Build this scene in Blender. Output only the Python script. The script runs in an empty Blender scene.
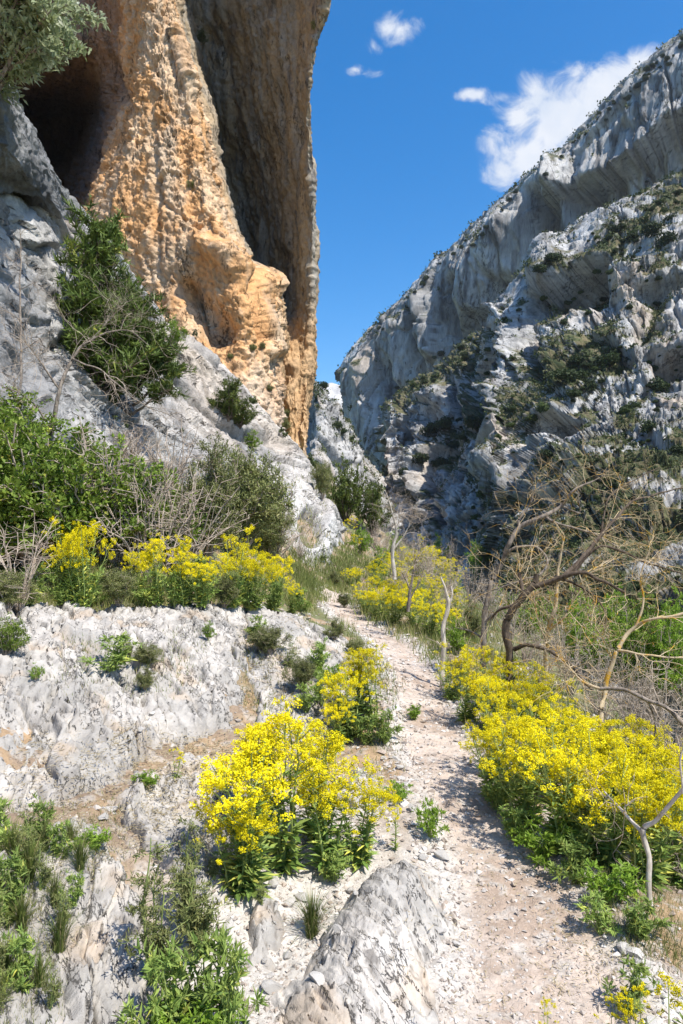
import bpy, math, random
import numpy as np
from mathutils import Vector, Matrix

# ---------------------------------------------------------------- camera, sky, sun, exposure
F = 683.0; CX = 341.5; CY = 512.0; HC = 1.6
scene = bpy.context.scene
cam_d = bpy.data.cameras.new('camera'); cam = bpy.data.objects.new('camera', cam_d)
scene.collection.objects.link(cam); scene.camera = cam
cam.location = (0, 0, HC); cam.rotation_euler = (math.radians(90), 0, 0)
cam_d.sensor_fit = 'VERTICAL'; cam_d.sensor_height = 36.0; cam_d.lens = 36.0 * F / 1024.0
cam_d.clip_start = 0.05; cam_d.clip_end = 8000

SUN_EL = math.radians(58.0); SUN_AZ = math.radians(130.0)      # azimuth clockwise from +Y
SUN = Vector((math.sin(SUN_AZ) * math.cos(SUN_EL), math.cos(SUN_AZ) * math.cos(SUN_EL), math.sin(SUN_EL)))
sl = bpy.data.lights.new('sun', 'SUN'); sl.energy = 4.7; sl.angle = math.radians(0.5); sl.color = (1.0, 0.95, 0.87)
so = bpy.data.objects.new('sun', sl); scene.collection.objects.link(so)
so.rotation_euler = (-SUN).to_track_quat('-Z', 'Y').to_euler(); so.location = (30, -20, 40)

world = bpy.data.worlds.new('World'); scene.world = world; world.use_nodes = True
wn = world.node_tree; wn.nodes.clear()
def wnode(t, **kw):
    n = wn.nodes.new(t)
    for k, v in kw.items(): setattr(n, k, v)
    return n
sky = wnode('ShaderNodeTexSky', sky_type='NISHITA', sun_disc=False, sun_elevation=SUN_EL, sun_rotation=SUN_AZ,
            altitude=600, air_density=1.0, dust_density=1.0, ozone_density=2.2)
hs = wnode('ShaderNodeHueSaturation'); hs.inputs['Saturation'].default_value = 1.48; hs.inputs['Value'].default_value = 1.02
wn.links.new(sky.outputs[0], hs.inputs['Color'])
tc = wnode('ShaderNodeTexCoord')
# clouds: soft ellipses of direction (x/y, z/y) broken up by noise
sep = wnode('ShaderNodeSeparateXYZ'); wn.links.new(tc.outputs['Generated'], sep.inputs[0])
def wm(op, a, b=None, c=None):
    n = wnode('ShaderNodeMath', operation=op)
    for i, v in enumerate((a, b, c)):
        if v is None: continue
        if isinstance(v, (int, float)): n.inputs[i].default_value = v
        else: wn.links.new(v, n.inputs[i])
    return n.outputs[0]
yy = wm('MAXIMUM', sep.outputs['Y'], 0.05)
sx = wm('DIVIDE', sep.outputs['X'], yy); sz = wm('DIVIDE', sep.outputs['Z'], yy)
comb = wnode('ShaderNodeCombineXYZ'); wn.links.new(sx, comb.inputs[0]); wn.links.new(sz, comb.inputs[1])
def wnoise(scale, detail, rough, dist=0.0):
    n = wnode('ShaderNodeTexNoise'); n.inputs['Scale'].default_value = scale; n.inputs['Detail'].default_value = detail
    n.inputs['Roughness'].default_value = rough; n.inputs['Distortion'].default_value = dist
    wn.links.new(comb.outputs[0], n.inputs['Vector']); return n.outputs['Fac']
n1 = wnoise(15.0, 12, 0.64, 0.5)
acc = None
# px, py, half width, half height, tilt, weight
CL = [(556, 118, 62, 44, 0.45, 1.15), (600, 92, 50, 26, 0.5, 1.1), (530, 150, 34, 28, 0.3, 1.05), (520, 118, 22, 18, 0, 1.), (472, 94, 20, 7, 0.0, .75), (398, 29, 27, 15, 0.1, .85), (373, 46, 9, 11, 0, .55), (374, 74, 12, 6, 0, .42),
      (503, 170, 20, 20, 0.1, .62), (355, 70, 8, 6, 0, .45), (640, 70, 36, 20, .5, 1.), (500, 98, 26, 9, 0.1, .5)]
for px, py, hw, hh, tl, wt in CL:
    cx_, cz_ = (px - CX) / F, (CY - py) / F
    dx = wm('SUBTRACT', sx, cx_); dz = wm('SUBTRACT', sz, cz_)
    ct, st = math.cos(tl), math.sin(tl)
    a = wm('ADD', wm('MULTIPLY', dx, ct * F / hw), wm('MULTIPLY', dz, st * F / hw))
    b = wm('ADD', wm('MULTIPLY', dx, -st * F / hh), wm('MULTIPLY', dz, ct * F / hh))
    r = wm('SQRT', wm('ADD', wm('MULTIPLY', a, a), wm('MULTIPLY', b, b)))
    f = wm('MULTIPLY', wm('MAXIMUM', wm('SUBTRACT', 1.45, r), 0.0), wt)
    acc = f if acc is None else wm('MAXIMUM', acc, f)
dens = wm('ADD', wm('MULTIPLY', acc, 0.85), wm('MULTIPLY', wm('SUBTRACT', n1, 0.56), 2.6))
dens = wm('MULTIPLY', dens, wm('MINIMUM', wm('MULTIPLY', acc, 6.0), 1.0))
mr = wnode('ShaderNodeMapRange', interpolation_type='SMOOTHSTEP'); wn.links.new(dens, mr.inputs['Value'])
mr.inputs['From Min'].default_value = 0.0; mr.inputs['From Max'].default_value = .85
n2 = wnoise(14.0, 6, 0.55)
ccol = wnode('ShaderNodeValToRGB'); wn.links.new(n2, ccol.inputs[0])
ccol.color_ramp.elements[0].position = .3; ccol.color_ramp.elements[0].color = (3.6, 3.95, 4.5, 1)
ccol.color_ramp.elements[1].position = .62; ccol.color_ramp.elements[1].color = (4.5, 4.6, 4.8, 1)
mixc = wnode('ShaderNodeMix', data_type='RGBA')
wn.links.new(wm('MULTIPLY', mr.outputs[0], 0.93), mixc.inputs[0]); wn.links.new(hs.outputs[0], mixc.inputs[6]); wn.links.new(ccol.outputs[0], mixc.inputs[7])
bg = wnode('ShaderNodeBackground'); bg.inputs['Strength'].default_value = 0.14
wn.links.new(mixc.outputs[2], bg.inputs['Color'])
wo = wnode('ShaderNodeOutputWorld'); wn.links.new(bg.outputs[0], wo.inputs[0])

scene.view_settings.view_transform = 'Standard'; scene.view_settings.look = 'None'
scene.view_settings.gamma = 1.0; scene.view_settings.exposure = 0.62; scene.view_settings.use_curve_mapping = False
scene.cycles.max_bounces = 6; scene.cycles.diffuse_bounces = 3; scene.cycles.transparent_max_bounces = 6
scene.cycles.use_denoising = True

# ---------------------------------------------------------------- helpers
rng = np.random.default_rng(7); random.seed(7)
def P(px, py, Y): return np.array([(px - CX) / F * Y, Y, HC - (py - CY) / F * Y])
def PX(p):        # world -> picture coordinates, used only to say where along a face a feature sits
    y = np.maximum(p[:, 1], .1); return CX + p[:, 0] / y * F, CY - (p[:, 2] - HC) / y * F

def _hash(ix, iy, iz, seed):
    h = (ix.astype(np.uint32) * np.uint32(374761393)) ^ (iy.astype(np.uint32) * np.uint32(668265263)) ^ (iz.astype(np.uint32) * np.uint32(2147483647 - 58)) ^ np.uint32((seed * 974711 + 12345) & 0xffffffff)
    h ^= h >> np.uint32(15); h *= np.uint32(2246822519); h ^= h >> np.uint32(13); h *= np.uint32(3266489917); h ^= h >> np.uint32(16)
    return h
_G = np.random.default_rng(3).normal(size=(256, 3)); _G /= np.linalg.norm(_G, axis=1)[:, None]
np.seterr(over='ignore')
def perlin(p, seed=0):
    i = np.floor(p).astype(np.int64); f = p - i
    u = f * f * f * (f * (f * 6 - 15) + 10)
    out = 0.0
    for dx in (0, 1):
        wx = u[:, 0] if dx else 1 - u[:, 0]
        for dy in (0, 1):
            wy = u[:, 1] if dy else 1 - u[:, 1]
            for dz in (0, 1):
                wz = u[:, 2] if dz else 1 - u[:, 2]
                g = _G[_hash(i[:, 0] + dx, i[:, 1] + dy, i[:, 2] + dz, seed) & np.uint32(255)]
                out = out + wx * wy * wz * (g[:, 0] * (f[:, 0] - dx) + g[:, 1] * (f[:, 1] - dy) + g[:, 2] * (f[:, 2] - dz))
    return out * 1.5
def fbm(p, octv=4, seed=0, gain=.5, ridged=False):
    a = 1.0; out = 0.0; s = 1.0
    for o in range(octv):
        n = perlin(p * s + o * 17.3, seed + o)
        if ridged: n = 1 - 2 * np.abs(n) * 1.4
        out = out + a * n; a *= gain; s *= 2.03
    return out
def voronoi(p, seed=0):
    i = np.floor(p).astype(np.int64); n = len(p)
    F1 = np.full(n, 9e9); F2 = np.full(n, 9e9); c = np.zeros((n, 3)); hv = np.zeros((n, 3))
    for dx in (-1, 0, 1):
        for dy in (-1, 0, 1):
            for dz in (-1, 0, 1):
                h = _hash(i[:, 0] + dx, i[:, 1] + dy, i[:, 2] + dz, seed)
                r = np.stack([(h & np.uint32(1023)) / 1023., ((h >> np.uint32(10)) & np.uint32(1023)) / 1023., ((h >> np.uint32(20)) & np.uint32(1023)) / 1023.], 1)
                q = i + np.array([dx, dy, dz]) + r
                d = np.linalg.norm(p - q, axis=1)
                near = d < F1
                F2 = np.where(near, F1, np.minimum(F2, d)); F1 = np.where(near, d, F1)
                c[near] = q[near]; hv[near] = r[near][:, ::-1]
    return F1, F2, c, hv
def sstep(a, b, x):
    t = np.clip((x - a) / (b - a), 0, 1); return t * t * (3 - 2 * t)
def facets(p, seed=0, crack=.1, fw=.16):
    """tilted blocks with cracks between them, about -1..1"""
    F1, F2, c, hv = voronoi(p, seed)
    e = F2 - F1
    t = (((p - c) * (hv - .5)).sum(1) * 1.5 + (hv[:, 0] - .45) * .6) * sstep(0, fw, e)
    return t - crack * .8 * (1 - sstep(0, fw * .9, e))

def shards(p, seed=0):
    F1, F2, c, hv = voronoi(p, seed)
    return ((p - c) * (hv - .5)).sum(1) * 1.7 + (hv[:, 1] - .5) * .35
def seg_d(px, py, a, b):
    ax, ay = a; bx, by = b; vx, vy = bx - ax, by - ay; L = vx * vx + vy * vy + 1e-9
    t = np.clip(((px - ax) * vx + (py - ay) * vy) / L, 0, 1)
    return np.hypot(px - ax - t * vx, py - ay - t * vy)

def catmull(C, M):
    """C (m,...) -> (M,...) along axis 0"""
    m = len(C); t = np.linspace(0, m - 1, M); i = np.clip(np.floor(t).astype(int), 0, m - 2); f = t - i
    sh = (-1,) + (1,) * (C.ndim - 1); f = f.reshape(sh)
    g = lambda k: C[np.clip(k, 0, m - 1)]
    p0, p1, p2, p3 = g(i - 1), g(i), g(i + 1), g(i + 2)
    p0 = np.where((i == 0).reshape(sh), 2 * p1 - p2, p0); p3 = np.where((i == m - 2).reshape(sh), 2 * p2 - p1, p3)
    a = .5 * (2 * p1 + (p2 - p0) * f + (2 * p0 - 5 * p1 + 4 * p2 - p3) * f * f + (3 * p1 - p0 - 3 * p2 + p3) * f ** 3)
    return a
def normals(G):
    du = np.gradient(G, axis=1); dv = np.gradient(G, axis=0)
    n = np.cross(du, dv); return n / (np.linalg.norm(n, axis=2)[..., None] + 1e-12)

def link(o, parent=None):
    scene.collection.objects.link(o)
    if parent: o.parent = parent
    return o
def tag(o, label=None, cat=None, group=None, kind=None):
    if label: o['label'] = label
    if cat: o['category'] = cat
    if group: o['group'] = group
    if kind: o['kind'] = kind
    return o
def mesh_np(name, V, faces, col=None, mat=None, smooth=True, attrs=None):
    """faces: (n,k) array or list of such arrays"""
    if isinstance(faces, np.ndarray): faces = [faces]
    faces = [f for f in faces if len(f)]
    me = bpy.data.meshes.new(name)
    me.vertices.add(len(V)); me.vertices.foreach_set('co', np.asarray(V, np.float32).ravel())
    nl = sum(f.size for f in faces); nf = sum(len(f) for f in faces)
    me.loops.add(nl); me.loops.foreach_set('vertex_index', np.concatenate([f.ravel() for f in faces]).astype(np.int32))
    sizes = np.concatenate([np.full(len(f), f.shape[1]) for f in faces]); st = np.concatenate([[0], np.cumsum(sizes)[:-1]])
    me.polygons.add(nf); me.polygons.foreach_set('loop_start', st.astype(np.int32))
    try: me.polygons.foreach_set('loop_total', sizes.astype(np.int32))
    except Exception: pass
    me.polygons.foreach_set('use_smooth', np.full(nf, bool(smooth)))
    me.update(calc_edges=True)
    if col is not None:
        a = me.color_attributes.new('Col', 'FLOAT_COLOR', 'POINT')
        c4 = np.ones((len(V), 4), np.float32); c4[:, :3] = col; a.data.foreach_set('color', c4.ravel())
    for k, v in (attrs or {}).items():
        a = me.attributes.new(k, 'FLOAT', 'POINT'); a.data.foreach_set('value', np.asarray(v, np.float32))
    if mat: me.materials.append(mat)
    return me
def grid_faces(M, N):
    a = (np.arange(M - 1)[:, None] * N + np.arange(N - 1)[None]).ravel()
    return np.stack([a, a + 1, a + N + 1, a + N], 1)
def mix(a, b, t):
    t = np.asarray(t)[..., None]; return np.asarray(a) * (1 - t) + np.asarray(b) * t

# ---------------------------------------------------------------- materials
def M_new(name):
    m = bpy.data.materials.new(name); m.use_nodes = True; nt = m.node_tree; nt.nodes.clear(); return m, nt
def nd(nt, t, inputs=None, **kw):
    n = nt.nodes.new(t)
    for k, v in kw.items(): setattr(n, k, v)
    for k, v in (inputs or {}).items():
        if hasattr(v, 'links') or isinstance(v, bpy.types.NodeSocket): nt.links.new(v, n.inputs[k])
        else: n.inputs[k].default_value = v
    return n
def mapped(nt, scale, space='Object'):
    tc = nd(nt, 'ShaderNodeTexCoord')
    return nd(nt, 'ShaderNodeMapping', {'Vector': tc.outputs[space], 'Scale': scale}).outputs[0]
def rock_mat(name, s, bump, stretch=(1, 1, 1), var=(.72, 1.22), rough=.92, pit=.5, crack=None, rot=(0, 0, 0), fine=(.72, 1.04)):
    """albedo from the mesh's own colour, broken by stone grain; s = size in metres of the coarsest grain"""
    m, nt = M_new(name)
    at = nd(nt, 'ShaderNodeAttribute', attribute_name='Col')
    v = mapped(nt, tuple(x / s for x in stretch))
    na = nd(nt, 'ShaderNodeTexNoise', {'Vector': v, 'Scale': 1.0, 'Detail': 10.0, 'Roughness': .68})
    nb = nd(nt, 'ShaderNodeTexNoise', {'Vector': v, 'Scale': 5.0, 'Detail': 8.0, 'Roughness': .7})
    vo = nd(nt, 'ShaderNodeTexVoronoi', {'Vector': v, 'Scale': 3.0, 'Randomness': 1.0}, feature='DISTANCE_TO_EDGE')
    r1 = nd(nt, 'ShaderNodeMapRange', {'Value': na.outputs[0], 'From Min': .3, 'From Max': .7, 'To Min': var[0], 'To Max': var[1]})
    r2 = nd(nt, 'ShaderNodeMapRange', {'Value': nb.outputs[0], 'From Min': .3, 'From Max': .55, 'To Min': fine[0], 'To Max': fine[1]})
    mu = nd(nt, 'ShaderNodeMath', {0: r1.outputs[0], 1: r2.outputs[0]}, operation='MULTIPLY')
    mul = mu.outputs[0]; ck = None
    if crack:          # open cracks and pits, darker than the stone: (size, stretch, strength)
        tcx = nd(nt, 'ShaderNodeTexCoord'); mp = nd(nt, 'ShaderNodeMapping', {'Vector': tcx.outputs['Object'], 'Rotation': rot}); mp2 = nd(nt, 'ShaderNodeMapping', {'Vector': mp.outputs[0], 'Scale': tuple(q / crack[0] for q in crack[1])})
        nw = nd(nt, 'ShaderNodeTexNoise', {'Vector': mp2.outputs[0], 'Scale': 1.7, 'Detail': 7.0, 'Roughness': .6}); aw = nd(nt, 'ShaderNodeVectorMath', {0: nw.outputs['Color'], 'Scale': 2.6}, operation='SCALE'); av = nd(nt, 'ShaderNodeVectorMath', {0: aw.outputs[0], 1: mp2.outputs[0]}, operation='ADD')
        vc = nd(nt, 'ShaderNodeTexVoronoi', {'Vector': av.outputs[0], 'Scale': 1.0}, feature='DISTANCE_TO_EDGE')
        c1 = nd(nt, 'ShaderNodeMapRange', {'Value': vc.outputs[0], 'From Min': .0, 'From Max': .032, 'To Min': 1., 'To Max': 0.}, interpolation_type='SMOOTHSTEP')
        nm = nd(nt, 'ShaderNodeTexNoise', {'Vector': mp2.outputs[0], 'Scale': .55, 'Detail': 3.0}); c2 = nd(nt, 'ShaderNodeMapRange', {'Value': nm.outputs[0], 'From Min': .50, 'From Max': .60})
        npt = nd(nt, 'ShaderNodeTexNoise', {'Vector': mp2.outputs[0], 'Scale': 4.5, 'Detail': 5.0, 'Roughness': .6}); c3 = nd(nt, 'ShaderNodeMapRange', {'Value': npt.outputs[0], 'From Min': .60, 'From Max': .68}, interpolation_type='SMOOTHSTEP')
        nm2 = nd(nt, 'ShaderNodeTexNoise', {'Vector': mp2.outputs[0], 'Scale': .8, 'Detail': 3.0}); c4 = nd(nt, 'ShaderNodeMapRange', {'Value': nm2.outputs[0], 'From Min': .42, 'From Max': .56})
        m1 = nd(nt, 'ShaderNodeMath', {0: c1.outputs[0], 1: c2.outputs[0]}, operation='MULTIPLY'); m2 = nd(nt, 'ShaderNodeMath', {0: c3.outputs[0], 1: c4.outputs[0]}, operation='MULTIPLY')
        mk = nd(nt, 'ShaderNodeMath', {0: m1.outputs[0], 1: m2.outputs[0]}, operation='MAXIMUM'); ck = mk.outputs[0]
        f = nd(nt, 'ShaderNodeMath', {0: ck, 1: -crack[2], 2: 1.0}, operation='MULTIPLY_ADD'); mm = nd(nt, 'ShaderNodeMath', {0: mul, 1: f.outputs[0]}, operation='MULTIPLY'); mul = mm.outputs[0]
    cm = nd(nt, 'ShaderNodeVectorMath', {0: at.outputs['Color'], 'Scale': mul}, operation='SCALE')
    h1 = nd(nt, 'ShaderNodeMath', {0: na.outputs[0], 1: 1.0}, operation='MULTIPLY')
    h2 = nd(nt, 'ShaderNodeMath', {0: nb.outputs[0], 1: .45, 2: h1.outputs[0]}, operation='MULTIPLY_ADD')
    vr = nd(nt, 'ShaderNodeMapRange', {'Value': vo.outputs[0], 'From Min': 0., 'From Max': .09, 'To Min': 0., 'To Max': .12 * pit})
    h3 = nd(nt, 'ShaderNodeMath', {0: h2.outputs[0], 1: vr.outputs[0]}, operation='ADD')
    if ck: h3 = nd(nt, 'ShaderNodeMath', {0: ck, 1: -.9, 2: h3.outputs[0]}, operation='MULTIPLY_ADD')
    bp = nd(nt, 'ShaderNodeBump', {'Height': h3.outputs[0], 'Strength': 1.0, 'Distance': bump})
    b = nd(nt, 'ShaderNodeBsdfPrincipled', {'Base Color': cm.outputs[0], 'Roughness': rough, 'Normal': bp.outputs[0], 'Specular IOR Level': .15})
    nd(nt, 'ShaderNodeOutputMaterial', {0: b.outputs[0]})
    return m
def leaf_mat(name, c1, c2, c3=None, trans=.35, rough=.6, spec=.25):
    m, nt = M_new(name)
    at = nd(nt, 'ShaderNodeAttribute', attribute_name='rnd')
    cr = nd(nt, 'ShaderNodeValToRGB', {0: at.outputs['Fac']}); e = cr.color_ramp.elements
    e[0].color = (*c1, 1); e[1].color = (*c2, 1); e[0].position = .05; e[1].position = .8
    if c3: x = e.new(.97); x.color = (*c3, 1)
    oi = nd(nt, 'ShaderNodeObjectInfo')
    hv = nd(nt, 'ShaderNodeMapRange', {'Value': oi.outputs['Random'], 'To Min': .8, 'To Max': 1.18})
    sc = nd(nt, 'ShaderNodeVectorMath', {0: cr.outputs[0], 'Scale': hv.outputs[0]}, operation='SCALE')
    b = nd(nt, 'ShaderNodeBsdfPrincipled', {'Base Color': sc.outputs[0], 'Roughness': rough, 'Specular IOR Level': spec})
    t = nd(nt, 'ShaderNodeBsdfTranslucent', {'Color': sc.outputs[0]})
    mx = nd(nt, 'ShaderNodeMixShader', {0: trans, 1: b.outputs[0], 2: t.outputs[0]})
    nd(nt, 'ShaderNodeOutputMaterial', {0: mx.outputs[0]})
    return m
def bark_mat(name, c1, c2, c3=None, s=.03, bump=.004, lo=.4, hi=.6):
    m, nt = M_new(name)
    v = mapped(nt, (1 / s, 1 / s, .35 / s))
    n = nd(nt, 'ShaderNodeTexNoise', {'Vector': v, 'Scale': 1., 'Detail': 6., 'Roughness': .65})
    cr = nd(nt, 'ShaderNodeValToRGB', {0: n.outputs[0]}); e = cr.color_ramp.elements
    e[0].color = (*c1, 1); e[1].color = (*c2, 1); e[0].position = .35; e[1].position = .62
    out = cr.outputs[0]
    if c3:
        v2 = mapped(nt, (1.2, 1.2, 1.2)); n2 = nd(nt, 'ShaderNodeTexNoise', {'Vector': v2, 'Scale': 7., 'Detail': 7., 'Roughness': .8})
        r = nd(nt, 'ShaderNodeMapRange', {'Value': n2.outputs[0], 'From Min': lo, 'From Max': hi}, interpolation_type='SMOOTHSTEP')
        mx = nd(nt, 'ShaderNodeMix', {0: r.outputs[0], 6: out, 7: (*c3, 1)}, data_type='RGBA'); out = mx.outputs[2]
    bp = nd(nt, 'ShaderNodeBump', {'Height': n.outputs[0], 'Strength': 1., 'Distance': bump})
    b = nd(nt, 'ShaderNodeBsdfPrincipled', {'Base Color': out, 'Roughness': .9, 'Normal': bp.outputs[0], 'Specular IOR Level': .1})
    nd(nt, 'ShaderNodeOutputMaterial', {0: b.outputs[0]})
    return m
# ---------------------------------------------------------------- large structure: cliffs and mountains
GREY = np.array((.40, .395, .385)); PALE = np.array((.56, .55, .53)); DARKG = np.array((.20, .20, .20))
ORANGE = np.array((.68, .38, .17)); TAN = np.array((.50, .34, .20)); CREAM = np.array((.68, .48, .30)); CAVE_SHADE = np.array((.10, .09, .085))
GRASSC = np.array((.095, .11, .04)); DRYC = np.array((.17, .145, .08)); SCRUBC = np.array((.035, .05, .018))

def sheet(name, C, M, N, shape, colour, mat, order=None):
    C = np.asarray(C, float)
    G = catmull(C, M); G = np.swapaxes(catmull(np.swapaxes(G, 0, 1), N), 0, 1)
    n = normals(G)
    if n[..., 1].mean() > 0: n = -n
    p = G.reshape(-1, 3); nn = n.reshape(-1, 3)
    off = shape(p, nn)
    p2 = p + off
    n2 = normals(p2.reshape(M, N, 3))
    if n2[..., 1].mean() > 0: n2 = -n2
    n2 = n2.reshape(-1, 3)
    col = colour(p2, n2, p)
    me = mesh_np(name, p2, grid_faces(M, N), np.clip(col, .01, .85), mat)
    o = link(bpy.data.objects.new(name, me)); o['kind'] = 'structure'
    return o, p2.reshape(M, N, 3), n2.reshape(M, N, 3)
def grid(rows): return [[P(*c) for c in r] for r in rows]
def caps(p, L):
    px, py = PX(p); d = np.zeros(len(p))
    for (x1, y1, x2, y2, w, amt) in L:
        r = seg_d(px, py, (x1, y1), (x2, y2)); d += amt * np.exp(-(r / w) ** 2)
    return d
def hcaps(p, L):
    px, py = PX(p); d = np.zeros(len(p))
    for (x1, y1, x2, y2, w, amt) in L:
        r = seg_d(px, py, (x1, y1), (x2, y2)); d += amt * (1 - sstep(w * .75, w * 1.1, r))
    return d
def lip(p, line, D, w, edge=3.):
    # an overhanging lip: everything below the line steps back by D metres and returns over w picture units
    px, py = PX(p); lx = np.array([q[0] for q in line], float); ly = np.array([q[1] for q in line], float); o = np.argsort(lx)
    y = np.interp(px, lx[o], ly[o]); s = py - y; ins = sstep(lx.min() - 8, lx.min() + 8, px) * sstep(lx.max() + 8, lx.max() - 8, px)
    return -D * ins * sstep(0, edge, s) * (1 - sstep(w * .35, w, s)) + D * .25 * ins * sstep(-w * .3, 0, s) * (1 - sstep(0, edge, s))
def scale3(p, s): return p / np.asarray(s, float)

# --- far canyon wall (the long ridge on the right)
top = [(1500, -560, 170), (1100, -290, 195), (820, -90, 235), (750, -25, 248), (690, 33, 260), (650, 66, 268), (610, 102, 278), (570, 145, 290), (535, 172, 300), (503, 205, 312), (470, 236, 324), (440, 263, 336), (412, 292, 350), (380, 324, 364), (353, 356, 378), (344, 374, 388), (356, 376, 440)]
edge = [(344, 374), (348, 405), (358, 440), (376, 480), (388, 520), (392, 600)]
rows = []
n_r = 6
for r in range(n_r):
    row = []; t = r / (n_r - 1)
    for k, (x, y, D) in enumerate(top):
        yb = 620
        yy_ = y + (yb - y) * t; xx = x; DD = D * (1 - .10 * t)
        e = edge[r]
        w = max(0, (k - 11) / 4.) if k <= 15 else 1
        xx = x + (e[0] - 344) * min(1, w); 
        if k >= 14: yy_ = e[1] + (y - 374) * (1 - t)
        row.append((xx, yy_, DD if k < 16 else D))
    rows.append(row)
back = [(x + 0, y + 14, D + 45) for x, y, D in top]
rows = [[(x, y + 60, D + 120) for x, y, D in top], back] + rows
def shapeA(p, n):
    h = n.copy(); h[:, 2] *= .3; h /= np.linalg.norm(h, axis=1)[:, None]
    w = p + 2.5 * np.stack([perlin(p / 20, 5), perlin(p / 20, 6), perlin(p / 20, 7)], 1)
    d = 6.5 * facets(scale3(w, (20, 20, 80)), 11, .7, .04) + 3.0 * facets(scale3(w, (8.5, 8.5, 30)), 12, .7, .07) + .6 * facets(scale3(w, (3.6, 3.6, 9)), 13, .6, .25) + 1.1 * shards(scale3(w, (3.4, 3.4, 8)), 14)
    d += 1.4 * fbm(scale3(p, (9, 9, 90)), 4, 21, ridged=True) + .5 * fbm(p / 4, 4, 31, .65)
    d += caps(p, [(557, 165, 568, 255, 8, 16), (520, 195, 532, 255, 8, 0), (532, 195, 540, 262, 8, -20), (585, 190, 590, 225, 7, -8), (618, 170, 622, 205, 7, 7), (515, 285, 525, 300, 8, -12), (505, 225, 465, 300, 16, 11), (500, 285, 470, 335, 7, -10),
                  (455, 285, 446, 345, 8, -14), (428, 300, 434, 350, 7, 8), (416, 322, 422, 400, 6, -12), (398, 325, 402, 380, 7, 9),
                  (390, 370, 398, 450, 9, -14), (395, 440, 402, 510, 9, -14), (362, 370, 378, 450, 10, 6), (640, 235, 683, 180, 14, 5)])
    d += lip(p, [(760, 60), (700, 106), (672, 122), (640, 152), (600, 176), (560, 196), (540, 202)], 17, 84, 3.)
    d += lip(p, [(520, 210), (500, 240), (480, 262), (455, 292)], 5, 26) * 0 + lip(p, [(525, 268), (500, 300), (470, 312), (440, 345)], 9, 34) + lip(p, [(640, 80), (600, 122), (575, 150)], 4, 20)
    top_f = sstep(0, .5, n[:, 2]) * .5
    return h * (d * (1 - top_f))[:, None]
def rockcol(p, n, s, light=PALE * .92, mid=GREY * .85, dark=DARKG * .55, warm=CREAM, warm_amt=.25, seed=0, streak=.35):
    a = fbm(p / s, 4, seed + 1, .55); c = mix(mid, light, sstep(-.45, .35, a))
    st = fbm(scale3(p, (s * .12, s * .12, s * 1.6)), 3, seed + 2); c = mix(c, dark, streak * sstep(.05, .6, st))
    wm_ = fbm(scale3(p, (s * 1.3, s * 1.3, s * 1.8)), 3, seed + 3); c = mix(c, warm, warm_amt * sstep(.1, .55, wm_))
    return c
VEGPTS = []
def veg_on(c, p, n, s, thr=.55, amt=1., seed=0, extra=0):
    v = n[:, 2] * .75 + .45 * fbm(p / s, 4, seed + 5) + extra * 1.15
    m = sstep(thr - .08, thr + .12, v) * amt
    g = fbm(p / (s * .35), 4, seed + 6, .7)
    gc = mix(DRYC, GRASSC, sstep(-.4, .3, g)); gc = mix(gc, SCRUBC, sstep(.15, .45, g))
    VEGPTS.append((p[m > .6], n[m > .6]))
    return mix(c, gc, m)
def colA(p, n, p0):
    px, py = PX(p0)
    c = rockcol(p, n, 30, warm=np.array((.55, .42, .30)), warm_amt=.4, seed=40, streak=.85)
    c = mix(c, np.array((.58, .45, .33)), .45 * np.exp(-(seg_d(px, py, (690, 150), (640, 210)) / 22) ** 2))
    return veg_on(c, p, n, 7, .55, .9, 50)
mat_far = rock_mat('mountain_rock', 5.0, 1.0, (1, 1, .3), (.7, 1.2), crack=(9, (1, 1, .2), .5))
wallA, GA, NA = sheet('mountain_ridge', grid(rows), 330, 600, shapeA, colA, mat_far)

# --- nearer mountainside below it
xs = [860, 760, 683, 640, 600, 565, 535, 515, 500, 488, 465, 440, 415, 395, 391, 400]
r_top = [[110, 150, 182, 198, 214, 238, 250, 266, 276, 328, 345, 366, 386, 400, 408, 408], [140, 148, 158, 163, 168, 174, 180, 184, 190, 210, 218, 226, 234, 240, 246, 290]]
r_1 = [[220, 245, 262, 275, 285, 305, 320, 335, 345, 372, 385, 400, 415, 428, 432, 430], [122, 128, 134, 140, 146, 154, 163, 172, 180, 198, 208, 217, 226, 236, 243, 290]]
r_2 = [[330, 340, 350, 358, 365, 378, 385, 395, 400, 412, 420, 430, 442, 452, 456, 456], [104, 109, 115, 120, 127, 136, 147, 158, 168, 186, 197, 208, 218, 232, 241, 290]]
r_3 = [[430, 430, 430, 432, 435, 440, 446, 450, 455, 460, 465, 472, 480, 486, 488, 488], [84, 88, 94, 99, 106, 115, 127, 140, 152, 172, 184, 196, 208, 226, 238, 290]]
r_4 = [[510, 510, 510, 510, 510, 510, 512, 514, 516, 520, 522, 526, 530, 532, 532, 532], [60, 64, 70, 76, 84, 94, 106, 120, 134, 154, 168, 182, 196, 216, 232, 290]]
r_5 = [[600, 600, 600, 600, 598, 595, 590, 590, 590, 590, 590, 590, 590, 590, 590, 590], [42, 46, 51, 57, 64, 73, 85, 98, 112, 132, 148, 164, 182, 204, 224, 290]]
r_6 = [[740, 735, 730, 725, 715, 705, 700, 695, 690, 680, 675, 670, 665, 660, 660, 660], [31, 34, 38, 43, 50, 58, 68, 80, 94, 114, 132, 150, 170, 195, 220, 290]]
RB = [[list(q) for q in r] for r in (r_top, r_1, r_2, r_3, r_4, r_5, r_6)]
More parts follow.
